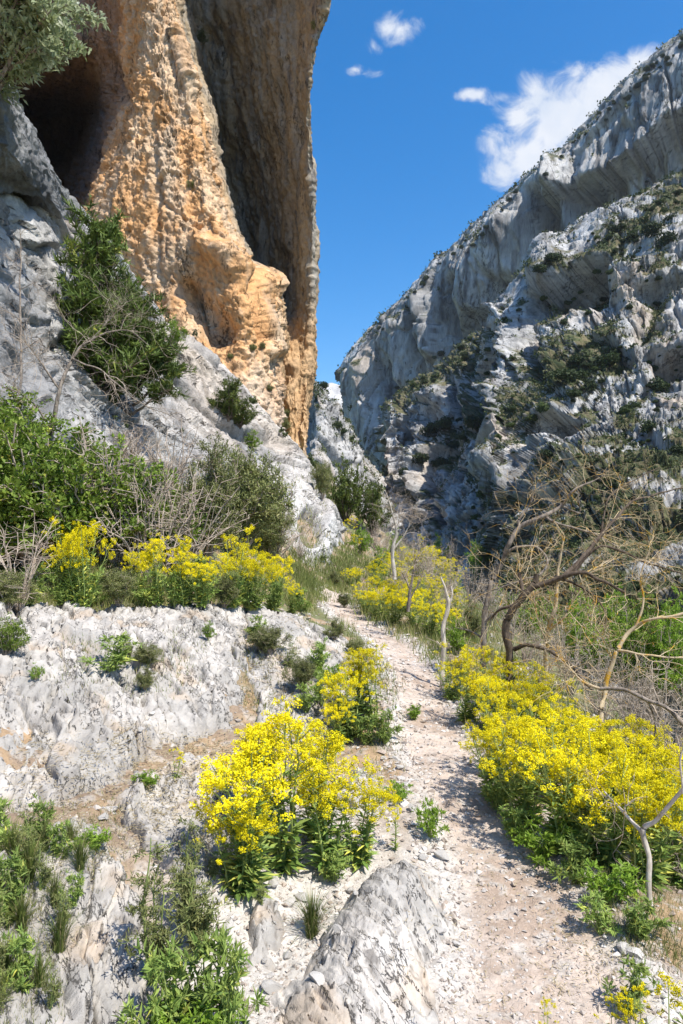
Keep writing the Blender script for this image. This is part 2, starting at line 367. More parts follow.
def rowsB(cols, wrapL=None, wrapR=None, dY=0):
    out = []
    if cols[0] == 7: RB[0][0][7], RB[0][0][8], RB[0][0][9] = 310, 322, 332
    for ri, r in enumerate(RB):
        y = [r[0][c] for c in cols]; D = [r[1][2] + (r[1][c] - r[1][2]) * (.5 if c > 2 else 1) + dY for c in cols]; x = [xs[c] for c in cols]
        out.append([x, y, D])
    res = []
    if cols[0] == 0: out = [[[1500, 1080] + x, [y[0] - (y[2] - y[0]) * 5.0 * max(0, 1 - ri / 4), y[0] - (y[2] - y[0]) * 1.6 * max(0, 1 - ri / 4)] + y, [D[0] * .62, D[0] * .82] + D] for ri, (x, y, D) in enumerate(out)]
    for x, y, D in [([q + 10 for q in out[0][0]], [q + 70 for q in out[0][1]], [q + 120 for q in out[0][2]]), ([q + 4 for q in out[0][0]], [q + 14 for q in out[0][1]], [q + 38 for q in out[0][2]])] + out:
        row = list(zip(x, y, D))
        if wrapL is not None: row = row + [(row[-1][0] + wrapL[0], row[-1][1] + 4, row[-1][2] + wrapL[1])]
        if wrapR is not None: row = [(row[0][0] + wrapR[0], row[0][1] + wrapR[1], row[0][2] + wrapR[2])] + row
        res.append(row)
    return res
def rowsB_w(*a_): return grid(rowsB(*a_))
def shapeB(p, n):
    h = n.copy(); h[:, 2] *= .45; h /= np.linalg.norm(h, axis=1)[:, None]
    w = p + 4 * np.stack([perlin(p / 14, 5), perlin(p / 14, 6), perlin(p / 14, 7)], 1)
    d = 4.0 * facets(scale3(w, (18, 18, 34)), 61, .6, .05) + 2.3 * facets(scale3(w, (7.5, 7.5, 14)), 62, .7, .07) + 1.0 * facets(scale3(w, (3.2, 3.2, 5)), 63, .7, .12) + 1.1 * shards(scale3(w, (3., 3., 5)), 64) + .5 * shards(scale3(w, (1.2, 1.2, 1.6)), 67)
    d += 1.2 * fbm(p / 12, 4, 65, .6) + .3 * fbm(p / 1.5, 3, 66, .65)
    px, py = PX(p)
    lower = sstep(440, 560, py) * sstep(490, 570, px); up = sstep(60, 10, np.abs(py - (182 + (683 - px) * .52) - 12)) * (px > 520)
    d = d * (1 - .55 * lower) * (1 - .5 * up)
    d += caps(p, [(513, 285, 516, 400, 10, 5), (514, 400, 505, 470, 10, 4), (534, 300, 532, 350, 6, -13), (530, 350, 545, 380, 6, -5), (560, 262, 545, 280, 10, 6), (612, 300, 580, 330, 9, -4), (655, 300, 640, 330, 9, -5),
                  (455, 385, 452, 405, 4, -9), (470, 370, 472, 420, 6, 5), (430, 400, 440, 395, 10, 5), (398, 430, 400, 520, 6, -7), (420, 470, 425, 530, 5, -7), (450, 420, 440, 450, 16, -5)]) * 1.0
    d += lip(p, [(606, 258), (575, 272), (545, 292)], 11, 44, 5) + lip(p, [(700, 262), (672, 268), (640, 280)], 5, 24, 5) + lip(p, [(700, 342), (680, 346), (655, 352)], 7, 26, 5) + lip(p, [(570, 412), (545, 416), (528, 428)], 8, 30, 5) + lip(p, [(700, 590), (670, 590), (646, 600)], 4, 30, 5)
    return h * d[:, None]
VEGB = [(600, 262, 560, 282, 10, .4), (490, 338, 392, 402, 14, .55), (440, 360, 480, 372, 14, .4), (600, 440, 560, 480, 14, .3), (600, 350, 560, 375, 26, .7), (625, 412, 622, 415, 12, .6), (683, 190, 610, 250, 16, .35), (550, 300, 535, 270, 8, .3), (440, 450, 470, 420, 18, .5), (440, 360, 490, 350, 14, .45), (410, 385, 440, 368, 9, .5), (470, 470, 500, 500, 10, .4),
        (683, 450, 600, 480, 22, .45), (683, 520, 560, 540, 30, .5), (520, 420, 540, 400, 12, .5), (683, 620, 600, 600, 30, .6), (640, 500, 560, 490, 12, .3), (650, 330, 660, 260, 14, .3), (520, 560, 560, 600, 30, .5)]
def colB(p, n, p0):
    c = rockcol(p, n, 12, mid=np.array((.35, .345, .335)), light=PALE * .98, warm_amt=.3, seed=70, streak=.7)
    px, py = PX(p0)
    ex = np.zeros(len(p))
    for x1, y1, x2, y2, w, a in VEGB: ex = np.maximum(ex, (a + .32) * np.exp(-(seg_d(px, py, (x1, y1), (x2, y2)) / w) ** 2))
    return veg_on(c, p, n, 5, .66, .97, 80, ex)
mat_mid = rock_mat('mountainside_rock', 2.4, .6, (1, 1, .6), (.68, 1.22), crack=(4, (1, 1, .4), .55))
hillC, _, _ = sheet('mountain_shoulder', rowsB_w([7, 8, 9, 10, 11, 12, 13, 14], (8, 45), None, 0), 380, 300, shapeB, colB, mat_mid)
hillB, GB, NB = sheet('mountainside', rowsB_w([0, 1, 2, 3, 4, 5, 6, 7, 8], (3, 30), None, -6), 430, 540, shapeB, colB, mat_mid)

# --- distant pale mountain and the crag in the gap
rows = []
for t, D in ((0, 1250), (.0, 1100), (.5, 1000), (1, 900)):
    rows.append([(x, y + t * 150 + (12 if D > 1200 else 0), D) for x, y in ((150, 380), (220, 386), (290, 387), (320, 388), (350, 388), (380, 392), (420, 402), (520, 430))])
def shapeF(p, n): return n * (14 * facets(scale3(p, (70, 70, 26)), 91, .5) + 6 * fbm(p / 30, 4, 92))[:, None]
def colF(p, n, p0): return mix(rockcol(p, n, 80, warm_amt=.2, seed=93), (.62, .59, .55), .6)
mat_dist = rock_mat('distant_rock', 16.0, 1.5)
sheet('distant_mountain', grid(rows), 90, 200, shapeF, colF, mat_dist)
rows = [[(240, 388, 190), (300, 388, 180), (322, 392, 172), (338, 412, 176), (352, 436, 180), (372, 470, 185), (400, 520, 195)],
        [(240, 384, 160), (300, 382, 150), (320, 388, 142), (336, 408, 146), (350, 434, 150), (370, 468, 155), (398, 518, 165)],
        [(240, 420, 150), (300, 420, 142), (315, 425, 134), (334, 435, 138), (350, 455, 142), (368, 485, 148), (395, 525, 158)],
        [(240, 480, 142), (300, 480, 134), (315, 480, 126), (332, 485, 130), (348, 495, 134), (366, 510, 140), (392, 535, 150)],
        [(240, 570, 134), (300, 570, 126), (315, 570, 118), (332, 575, 122), (348, 580, 126), (366, 585, 130), (392, 590, 140)]]
def shapeG(p, n): return n * (3.4 * facets(scale3(p, (10, 10, 18)), 95, .6) + 1.6 * facets(scale3(p, (4, 4, 6)), 96, .5) + .7 * facets(p / 1.7, 97, .4))[:, None]
def colG(p, n, p0): return veg_on(rockcol(p, n, 12, warm_amt=.2, seed=98), p, n, 4, .6, .8, 99)
sheet('gorge_crag', grid(rows), 130, 160, shapeG, colG, mat_mid)

# --- the great left-hand cliff: cave, orange buttress, shaded back wall
#        outer   cave     cave     inner    left edge  face      face     right edge   crease    wall      wall      wall edge  behind
R = [
 (-700, [(-420, 30), (-120, 40), (20, 42), (80, 42), (100, 37), (130, 35.5), (150, 37), (160, 40), (180, 60), (250, 52), (300, 45), (345, 40), (300, 60)]),
 (-300, [(-320, 30), (-100, 40), (20, 42), (85, 42), (108, 36), (138, 34.5), (152, 36), (160, 39), (185, 60), (255, 52), (300, 45), (340, 40), (300, 60)]),
 (-60,  [(-260, 30), (-80, 39), (20, 42), (88, 42.5), (122, 35), (148, 33), (160, 34), (168, 37), (190, 60), (255, 52), (298, 45), (332, 41), (300, 60)]),
 (0,    [(-240, 30), (-80, 39), (20, 41), (90, 42), (127, 35), (150, 33), (164, 33.5), (174, 36), (192, 54), (252, 50), (296, 46), (327, 42), (300, 62)]),
 (60,   [(-230, 29), (-80, 36), (15, 40), (92, 42.5), (127, 35), (150, 32.5), (172, 32.5), (188, 35), (200, 54), (255, 51), (292, 47), (312, 43.5), (290, 62)]),
 (120,  [(-220, 28), (-80, 44), (10, 52), (70, 54), (120, 35), (146, 32), (178, 31.5), (204, 34), (212, 55), (258, 52), (293, 48), (309, 44.5), (290, 62)]),
 (180,  [(-220, 26), (-80, 44), (10, 52), (58, 53), (100, 34.5), (140, 31.2), (185, 30.6), (214, 33), (222, 56), (262, 54), (294, 49), (312, 45.5), (290, 64)]),
 (240,  [(-220, 24), (-80, 38), (-10, 48), (50, 47), (82, 34), (135, 30.6), (195, 29.6), (234, 32), (240, 56), (270, 54), (295, 49.5), (313, 46), (290, 64)]),
 (300,  [(-220, 23), (-80, 30), (-10, 38), (40, 37), (75, 33), (140, 30), (205, 28.6), (260, 31), (264, 58), (278, 53), (296, 49.5), (312, 46), (290, 64)]),
 (360,  [(-220, 22), (-80, 28), (-10, 31), (30, 32), (80, 31.5), (150, 29), (215, 27.8), (271, 30), (276, 45), (287, 44.4), (299, 44.4), (310, 46), (290, 64)]),
 (420,  [(-220, 21), (-80, 26), (-10, 29), (30, 30), (90, 30), (160, 28), (225, 27), (279, 29), (281, 42), (289, 41.4), (299, 41.4), (307, 43), (290, 62)]),
 (470,  [(-220, 20), (-80, 25), (-10, 28), (30, 29), (90, 29), (160, 27.4), (225, 26.5), (284, 28.5), (285, 40), (291, 39.4), (298, 39.4), (303, 41), (290, 60)]),
 (540,  [(-220, 19), (-80, 24), (-10, 27), (30, 28), (90, 28), (160, 27), (225, 26), (288, 28), (290, 40), (294, 40), (298, 40), (303, 42), (290, 60)]),
]
rows = [[(x, y, D) for x, D in cs] for y, cs in R]
def shapeL(p, n):
    px, py = PX(p)
    h = n.copy(); h[:, 2] *= .5; h /= np.linalg.norm(h, axis=1)[:, None]
    w = p + 1.2 * np.stack([perlin(p / 4, 5), perlin(p / 4, 6), perlin(p / 4, 7)], 1)
    wall = sstep(52, 40, -p[:, 1] + 90) * 0
    isw = (p[:, 1] > 38.5) & (px > 150)
    d1 = .24 * facets(scale3(w, (3.2, 3.2, 14)), 101, .9, .05) + .08 * facets(scale3(w, (1.2, 1.2, 3.2)), 102, .9, .08) + .16 * shards(scale3(w, (1.0, 1.0, 1.8)), 103) + .09 * shards(scale3(w, (.4, .4, .6)), 108) + .12 * fbm(p / .45, 4, 104, .8)
    d2 = .7 * facets(scale3(w, (7, 7, 18)), 111, .3) + .3 * facets(scale3(w, (2.2, 2.2, 6)), 112, .4) + .28 * fbm(scale3(p, (1.6, 1.6, 7)), 4, 113, .55) + .12 * fbm(p / .5, 3, 114, .7)
    d = np.where(isw, d2, d1)
    d += caps(p, [(200, 240, 260, 285, 10, .7), (185, 285, 215, 330, 14, -1.4), (150, 60, 160, 300, 4, -.2), (172, 30, 190, 90, 5, .5), (120, 95, 110, 60, 8, -.5), (258, 260, 270, 350, 8, .6), (244, 262, 262, 340, 3, -.8)])
    d += 1.8 * np.exp(-(np.hypot(px - 58, (py - 172) / 1.4) / 8) ** 2)
    return h * d[:, None]
def colL(p, n, p0):
    px, py = PX(p0); isw = sstep(37, 41, p0[:, 1]) * (px > 140)
    a = fbm(scale3(p, (1.6, 1.6, 3.4)), 4, 121, .6)
    o = mix(ORANGE, CREAM, sstep(-.25, .45, a)); b = fbm(scale3(p, (.5, .5, 1.5)), 3, 122, .6)
    o = mix(o, (.42, .22, .09), .5 * sstep(.1, .6, b))
    g = sstep(.0, .5, fbm(scale3(p, (1.4, 1.4, 9)), 4, 123)) * .42
    o = mix(o, (.42, .36, .28), g)
    o = mix(o, (.62, .52, .42), sstep(330, 440, py) * sstep(150, 280, px) * .65)
    # cave lining: its shade painted in, dark brown and near black lower down
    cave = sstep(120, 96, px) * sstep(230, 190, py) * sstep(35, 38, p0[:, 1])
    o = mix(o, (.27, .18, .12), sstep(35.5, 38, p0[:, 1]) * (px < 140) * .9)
    o = mix(o, CAVE_SHADE * .7, cave * sstep(70, 115, py) * .92)
    # back wall: tan and grey water streaks
    st = fbm(scale3(p, (1.1, 1.1, 14)), 4, 124, .6); w = mix((.38, .30, .20), (.33, .30, .25), sstep(-.2, .35, st))
    w = mix(w, (.13, .12, .12), .6 * sstep(.38, .65, fbm(scale3(p, (.7, .7, 4.5)), 3, 125)))
    w = mix(w, (.52, .36, .19), .35 * sstep(.1, .5, fbm(scale3(p, (3, 3, 8)), 3, 126)))
    w = mix(w, (.54, .34, .17), sstep(290, 345, py) * .85)
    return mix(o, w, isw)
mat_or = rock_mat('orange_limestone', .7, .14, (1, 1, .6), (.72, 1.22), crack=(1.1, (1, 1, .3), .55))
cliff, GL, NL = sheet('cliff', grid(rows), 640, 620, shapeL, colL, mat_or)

# --- grey slab rising on the left, and its knob with the hollow
rows = [
 [(-420, -40, 14), (-150, 60, 17), (-20, 130, 19), (75, 210, 22), (130, 278, 24), (165, 328, 26), (220, 366, 29), (275, 424, 31), (302, 458, 30), (322, 492, 27), (337, 545, 24), (340, 566, 24)],
 [(-420, 0, 9), (-150, 60, 10), (-20, 130, 11.5), (75, 212, 14.5), (130, 282, 17.5), (165, 330, 20), (220, 368, 23.5), (275, 426, 25.5), (298, 452, 24), (318, 485, 21.5), (334, 535, 19), (338, 560, 20)],
 [(-420, 160, 8), (-150, 180, 8.8), (-20, 210, 10), (60, 270, 12.5), (115, 325, 15), (155, 370, 17.5), (208, 410, 20), (262, 455, 21.5), (290, 478, 20.5), (311, 505, 19), (329, 545, 17.4), (336, 565, 19)],
 [(-420, 320, 6.6), (-150, 330, 7.4), (-20, 340, 8.6), (55, 365, 10.4), (105, 395, 12.4), (150, 430, 14), (200, 460, 16), (255, 490, 17.6), (283, 508, 17.6), (304, 530, 17), (324, 556, 16.6), (334, 575, 18.5)],
 [(-420, 480, 5.6), (-150, 480, 6.4), (-20, 480, 7.4), (55, 485, 8.6), (105, 500, 10), (155, 520, 11.4), (205, 540, 13), (252, 560, 14.6), (280, 566, 15.2), (302, 570, 15.6), (322, 578, 16), (333, 590, 18)],
 [(-420, 640, 5), (-150, 640, 5.8), (-20, 640, 6.8), (55, 640, 8), (105, 640, 9.4), (155, 640, 10.8), (205, 640, 12.4), (252, 640, 14), (280, 640, 14.6), (302, 640, 15), (322, 640, 15.6), (333, 640, 17.6)],
]
def shapeS(p, n):
    w = p + .5 * np.stack([perlin(p / 2, 5), perlin(p / 2, 6), perlin(p / 2, 7)], 1)
    # bedding: beds dip down to the right
    q = np.stack([w @ np.array([.75, .45, -.5]), w @ np.array([-.3, .9, .3]), w @ np.array([.5, .1, .85])], 1)
    d = .38 * facets(scale3(q, (7, 4, 1.5)), 131, .6, .1) + .20 * facets(scale3(q, (3., 1.6, .6)), 132, .6, .12) + .10 * shards(scale3(q, (.9, .6, .3)), 133) + .05 * fbm(p / .4, 4, 134, .65)
    px, py = PX(p)
    d -= 2.4 * (1 - sstep(.7, 1.15, np.hypot((px - 313) / 13.5, (py - 525) / 20)))
    d -= .7 * (1 - sstep(.7, 1.2, np.hypot((px - 268) / 22, (py - 555) / 11)))
    return n * d[:, None]
def colS(p, n, p0):
    px, py = PX(p0)
    c = rockcol(p, n, 3.5, light=np.array((.50, .485, .46)), mid=np.array((.31, .305, .30)), warm_amt=.2, seed=140, streak=.65)
    c = mix(c, (.60, .575, .54), .8 * np.exp(-(seg_d(px, py, (295, 480), (325, 540)) / 24) ** 2))
    c = mix(c, (.55, .46, .36), .6 * np.exp(-(seg_d(px, py, (165, 335), (280, 440)) / 16) ** 2))
    return veg_on(c, p, n, 1.2, .98, .8, 145)
mat_slab = rock_mat('slab_limestone', .5, .10, (1, 1, .8), (.62, 1.25), crack=(1.3, (.8, .5, 2.6), .75), rot=(.3, .6, 0))
slab, GS, NS = sheet('rock_slab', grid(rows), 360, 560, shapeS, colS, mat_slab)
# crag in front of the cave, top left
rows = [[(-260, -60, 11), (-80, 20, 10.6), (-6, 70, 10.4), (20, 112, 11.2), (48, 160, 12.4), (74, 216, 14.5), (80, 228, 17)],
        [(-260, -70, 8), (-80, 15, 8.6), (-10, 72, 9.2), (14, 112, 10.4), (42, 160, 11.6), (68, 214, 13.8), (76, 228, 16)],
        [(-260, 40, 7.4), (-80, 80, 8.1), (-20, 118, 8.8), (6, 145, 9.8), (30, 180, 11), (60, 220, 13.2), (72, 232, 15)],
        [(-260, 140, 7.6), (-80, 140, 8.4), (-22, 160, 9.4), (2, 180, 10.6), (24, 205, 12), (54, 228, 14), (68, 236, 16)],
        [(-260, 220, 9), (-80, 200, 10), (-22, 205, 11), (2, 215, 12.5), (24, 228, 14), (54, 240, 16), (68, 244, 18)]]
def shapeC(p, n):
    q = np.stack([p @ np.array([.75, .45, -.5]), p @ np.array([-.3, .9, .3]), p @ np.array([.5, .1, .85])], 1)
    return n * (.14 * facets(scale3(q, (3, 1.6, 1.)), 151, .6, .1) + .07 * facets(scale3(q, (.9, .5, .3)), 152, .5) + .05 * fbm(p / .35, 4, 153, .65))[:, None]
def colC(p, n, p0):
    return rockcol(p, n, 2., light=np.array((.26, .26, .255)), mid=np.array((.15, .15, .15)), warm_amt=.1, seed=155, streak=.5)
sheet('rock_crag', grid(rows), 160, 240, shapeC, colC, mat_slab)

# thin air haze over the gorge
def box(name, x0, x1, y0, y1, z0, z1, mat):
    V = [(x, y, z) for x in (x0, x1) for y in (y0, y1) for z in (z0, z1)]
    me = mesh_np(name, V, np.array([[0, 1, 3, 2], [4, 6, 7, 5], [0, 4, 5, 1], [2, 3, 7, 6], [0, 2, 6, 4], [1, 5, 7, 3]]), None, mat, False)
    return link(bpy.data.objects.new(name, me))
# ---------------------------------------------------------------- near ground: one sheet
PATHP = [(575, 1250, 1.48), (560, 1080, 1.92), (551, 1000, 2.24), (535, 940, 2.55), (522, 890, 2.88), (500, 840, 3.33), (468, 790, 3.9), (440, 745, 4.65), (428, 710, 5.5), (418, 680, 6.4), (402, 655, 7.5), (378, 635, 8.8), (352, 615, 10.6), (334, 601, 12.6), (331, 590, 14.6)]
path_xyz = np.array([P(*q) for q in PATHP])
path_w = np.array([.28, .28, .28, .28, .27, .26, .25, .245, .24, .25, .26, .27, .28, .26, .25])
ctrl = [P(*q) for q in [(0, 1010, 2.0), (60, 850, 2.6), (0, 800, 3.0), (60, 700, 4.0), (40, 615, 5.5), (150, 740, 3.9), (150, 615, 6), (250, 610, 7), (300, 640, 6.3), (250, 700, 4.8),
        (350, 640, 7.3), (330, 760, 4.3), (200, 800, 3.4), (230, 900, 2.65), (130, 900, 2.5), (280, 960, 2.35), (380, 900, 2.8), (330, 1024, 2.1), (400, 780, 4.0), (370, 690, 5.6),
        (470, 650, 8), (600, 900, 2.8), (200, 560, 9), (250, 570, 11), (300, 570, 14), (330, 562, 17), (0, 600, 6.5), (100, 600, 6.8), (340, 545, 24), (400, 545, 26), (450, 600, 13), (380, 600, 12.5), (300, 610, 10), (260, 595, 9)]]
ctrl += [np.array(q, float) for q in [(1.5, 3, -.08), (1.9, 4.5, -.15), (2.6, 3.5, -.85), (2.2, 6, -.25), (3.5, 7, -1.1), (5, 6, -2.4), (5, 12, -2.2), (2.4, 10, -.3), (3, 16, -.9), (8, 20, -4), (12, 12, -8.5), (25, 25, -20), (20, 5, -17), (15, 40, -13),
        (6, 30, -3), (2, 45, .5), (30, 60, -22), (-2.6, 8, 1.45), (-3.3, 10, 2.0), (-4.5, 6, 2.4), (-3, 3, 1.0), (-7, 8, 4.2), (-2, 20, 2.2), (-8, 20, 7), (-6, 40, 9), (-15, 30, 14), (-20, 10, 14),
        (.7, -1.5, 0), (.7, -6, 0), (-4, -3, 1.8), (-12, -6, 8), (4, -3, -1.8), (12, -8, -9), (-1.4, 0, .35), (1.6, 0, -.1), (2.2, 1.5, -.5)]]
ctrl = np.array(ctrl + [list(q) for q in path_xyz])
def tps_fit(c, lam=.02):
    x = c[:, :2]; r = np.linalg.norm(x[:, None] - x[None], axis=2); K = np.where(r > 0, r * r * np.log(r + 1e-9), 0); n = len(c)
    K += lam * np.eye(n)
    Pm = np.hstack([np.ones((n, 1)), x]); A = np.zeros((n + 3, n + 3)); A[:n, :n] = K; A[:n, n:] = Pm; A[n:, :n] = Pm.T
    return x, np.linalg.solve(A, np.concatenate([c[:, 2], [0, 0, 0]]))
_tx, _tw = tps_fit(ctrl)
def base_h(x, y):
    shp = np.shape(x); x = np.ravel(x); y = np.ravel(y); out = np.zeros(len(x))
    for s in range(0, len(x), 60000):
        q = np.stack([x[s:s + 60000], y[s:s + 60000]], 1); r = np.linalg.norm(q[:, None] - _tx[None], axis=2)
        out[s:s + 60000] = (np.where(r > 0, r * r * np.log(r + 1e-9), 0) @ _tw[:-3]) + _tw[-3] + q @ _tw[-2:]
    d = np.hypot(x, y); t = sstep(45, 120, d)
    return (np.clip(out, -40, 16) * (1 - t) + (-34) * t).reshape(shp)
# dense centre line
_pc = catmull(np.column_stack([path_xyz, path_w]), 240)
def path_dist(x, y):
    """signed by half-width: 0 on the line, 1 at the edge"""
    d = np.full(len(x), 9e9); w = np.full(len(x), .3)
    for k in range(0, len(_pc)):
        r = np.hypot(x - _pc[k, 0], y - _pc[k, 1]); m = r < d; d[m] = r[m]; w[m] = _pc[k, 3]
    return d / w, d
def ground_h(x, y):
    x = np.ravel(np.asarray(x, float)); y = np.ravel(np.asarray(y, float))
    z = base_h(x, y)
    p3 = np.stack([x, y, np.zeros(len(x))], 1)
    pd, _ = path_dist(x, y); near = sstep(60, 25, np.hypot(x, y))
    z = z - .035 * (1 - sstep(.7, 1.3, pd)) * near
    rough = sstep(.8, 1.6, pd)
    z = z + near * ((.018 + .045 * rough) * fbm(p3 / .6, 3, 201) + (.008 + .010 * rough) * fbm(p3 / .12, 3, 202, .6)) + (1 - near) * 3 * fbm(p3 / 30, 4, 203)
    return z
r = np.concatenate([np.linspace(.05, 1.7, 14)[:-1], np.geomspace(1.7, 22, 560), np.geomspace(22, 70, 90)[1:], np.geomspace(70, 6000, 40)[1:]])
a = np.radians(np.concatenate([np.linspace(-180, -34, 60)[:-1], np.linspace(-34, 34, 500), np.linspace(34, 180, 60)[1:]]))
RR, AA = np.meshgrid(r, a, indexing='ij'); gx = RR * np.sin(AA); gy = RR * np.cos(AA)
gz = ground_h(gx, gy)
V = np.stack([gx.ravel(), gy.ravel(), gz], 1)
G3 = V.reshape(len(r), len(a), 3); Ng = normals(G3).reshape(-1, 3); Ng *= np.sign(Ng[:, 2:3] + 1e-9)
pd, dd = path_dist(V[:, 0], V[:, 1])
p3 = V * np.array([1, 1, 0])
PATHC = np.array((.52, .43, .355)); SCREE = np.array((.53, .495, .445)); SOIL = np.array((.27, .20, .14)); LITTER = np.array((.36, .25, .15)); TURF = np.array((.13, .15, .06))
nz = fbm(p3 / .5, 4, 211, .6); ny = fbm(p3 / .09, 3, 212, .6)
c = mix(PATHC, (.33, .24, .175), sstep(-.1, .45, nz) * .65); c = mix(c, SCREE, sstep(.1, .6, ny) * .6)
edge_c = mix(SCREE, (.46, .40, .34), sstep(-.1, .5, nz))
c = mix(c, edge_c, sstep(.65, 1.15, pd + .25 * nz))
# white scree left of the path bottom; soil and litter elsewhere
scr = np.exp(-(np.hypot((V[:, 0] + .15) / .55, (V[:, 1] - 2.5) / 1.3)) ** 4)
out = mix(SOIL, LITTER, sstep(-.3, .4, nz)); out = mix(out, SCREE * .85, .6 * sstep(0, .5, ny)); 
gr = fbm(p3 / 1.2, 4, 213, .6)
out = mix(out, TURF, sstep(-.25, .35, gr) * sstep(3.5, 8, V[:, 1]) * .85)
out = mix(out, TURF, sstep(1.2, 2.4, V[:, 0]) * .6)
out = mix(out, SCREE, scr)
c = mix(c, out, sstep(1.15, 1.9, pd + .4 * nz))
far = sstep(30, 70, np.hypot(V[:, 0], V[:, 1])); c = mix(c, (.10, .12, .04), far)
mat_gr = rock_mat('ground_gravel', .10, .010, (1, 1, 1), (.8, 1.15), .95, 1.0)
me = mesh_np('ground', V, grid_faces(len(r), len(a)), np.clip(c, .01, .85), mat_gr)
ground = link(bpy.data.objects.new('ground', me)); tag(ground, kind='structure')

# ---------------------------------------------------------------- near rock outcrops
def poly_sd(x, y, poly):
    """signed distance to polygon, positive inside"""
    n = len(poly); d = np.full(len(x), 9e9); ins = np.zeros(len(x), bool)
    for i in range(n):
        a, b = poly[i], poly[(i + 1) % n]
        d = np.minimum(d, seg_d(x, y, a, b))
        cnd = ((a[1] > y) != (b[1] > y)) & (x < (b[0] - a[0]) * (y - a[1]) / (b[1] - a[1] + 1e-12) + a[0]); ins ^= cnd
    return np.where(ins, d, -d)
mat_near = rock_mat('karst_limestone', .16, .013, (1.2, .7, 1), (.80, 1.14), .9, .5, crack=(.17, (1.8, .45, 1.2), .62), rot=(0, 0, -.5), fine=(.90, 1.03))
def outcrop(name, poly_px, lift, res, strike, amp, seed, label, bumps=(), edge_w=.12, light=1.0, step=.0):
    pts = np.array([P(*q) for q in poly_px]); poly = pts[:, :2]
    x0, y0 = poly.min(0) - .12; x1, y1 = poly.max(0) + .12
    nx = int((x1 - x0) / res) + 2; ny_ = int((y1 - y0) / res) + 2
    X, Y = np.meshgrid(np.linspace(x0, x1, nx), np.linspace(y0, y1, ny_)); xf, yf = X.ravel(), Y.ravel()
    p0 = np.stack([xf, yf, 0 * xf], 1)
    sd = poly_sd(xf, yf, poly) + .07 * fbm(p0 / .35, 3, seed) + .025 * fbm(p0 / .08, 2, seed + 1)
    e = sstep(0, edge_w, sd)
    z = base_h(xf, yf) - .12 + e * (lift + .12)
    for (bx, by, bY, w, h) in bumps:
        q = P(bx, by, bY); z += e * h * np.exp(-((xf - q[0]) ** 2 + (yf - q[1]) ** 2) / w ** 2)
    st = np.array([math.sin(strike), math.cos(strike)]); al = xf * st[0] + yf * st[1]; ac = xf * st[1] - yf * st[0]
    w3 = np.stack([al, ac, z], 1) + .10 * np.stack([perlin(p0 / .4, seed + 2), perlin(p0 / .4, seed + 3), 0 * xf], 1)
    f1 = facets(scale3(w3, (1.2, .42, .6)), seed + 4, .55, .05); f2 = facets(scale3(w3, (.26, .11, .2)), seed + 5, .6, .14); f3 = facets(scale3(w3, (.075, .035, .06)), seed + 6, .6, .2)
    rg = fbm(scale3(w3, (.22, .05, .2)), 4, seed + 7, .6, ridged=True)
    pits = -sstep(.35, .75, fbm(scale3(w3, (.09, .035, .05)), 3, seed + 8, .6))
    pm = .35 + .65 * sstep(-.2, .4, fbm(p0 / .5, 2, seed + 20))
    pm2 = .3 + .7 * sstep(-.15, .3, fbm(p0 / .35, 2, seed + 21))
    d = amp * (f1 * 1.25 + f2 * .5 + pm * (f3 * .2 + rg * .14) + pm2 * pits * .75) + amp * .25 * fbm(p0 / .3, 3, seed + 9)
    if step: # fissures running along strike
        fs = np.abs(((ac / step + .35 * fbm(p0 / .6, 2, seed + 11)) % 1) - .5); d -= amp * .9 * (1 - sstep(0, .06, fs)) * sstep(-.1, .3, fbm(p0 / .5, 2, seed + 12))
    d += amp * (.55 * shards(scale3(w3, (.22, .10, .15)), seed + 30) + .25 * shards(scale3(w3, (.08, .045, .06)), seed + 31)) * (.4 + .6 * pm)
    z = z + e * d
    Vv = np.stack([xf, yf, z], 1)
    # push sideways a little so that ledges overhang
    Vv[:, 0] += e * amp * .5 * f2 * st[1]; Vv[:, 1] -= e * amp * .5 * f2 * st[0]
    keep = (sd > -.10).reshape(ny_, nx)
    fc = grid_faces(ny_, nx); k = keep.ravel(); fc = fc[k[fc].all(1)]
    used = np.unique(fc); remap = np.full(len(Vv), -1); remap[used] = np.arange(len(used))
    n = normals(Vv.reshape(ny_, nx, 3)).reshape(-1, 3)
    a_ = fbm(p0 / .45, 4, seed + 13, .6); b_ = fbm(scale3(w3, (.16, .05, .1)), 4, seed + 14, .65)
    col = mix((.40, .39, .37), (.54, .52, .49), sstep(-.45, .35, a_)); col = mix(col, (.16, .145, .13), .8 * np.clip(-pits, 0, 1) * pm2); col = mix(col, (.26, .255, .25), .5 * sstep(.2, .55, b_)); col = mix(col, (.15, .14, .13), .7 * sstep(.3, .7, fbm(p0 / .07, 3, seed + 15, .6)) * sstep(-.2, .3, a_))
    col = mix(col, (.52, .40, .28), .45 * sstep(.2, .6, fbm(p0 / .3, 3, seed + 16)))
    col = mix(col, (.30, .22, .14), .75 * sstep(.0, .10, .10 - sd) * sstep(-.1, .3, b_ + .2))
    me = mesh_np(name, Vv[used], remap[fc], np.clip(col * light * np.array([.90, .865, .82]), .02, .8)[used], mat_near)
    o = link(bpy.data.objects.new('limestone_outcrop', me)); tag(o, label, 'rock')
    return o
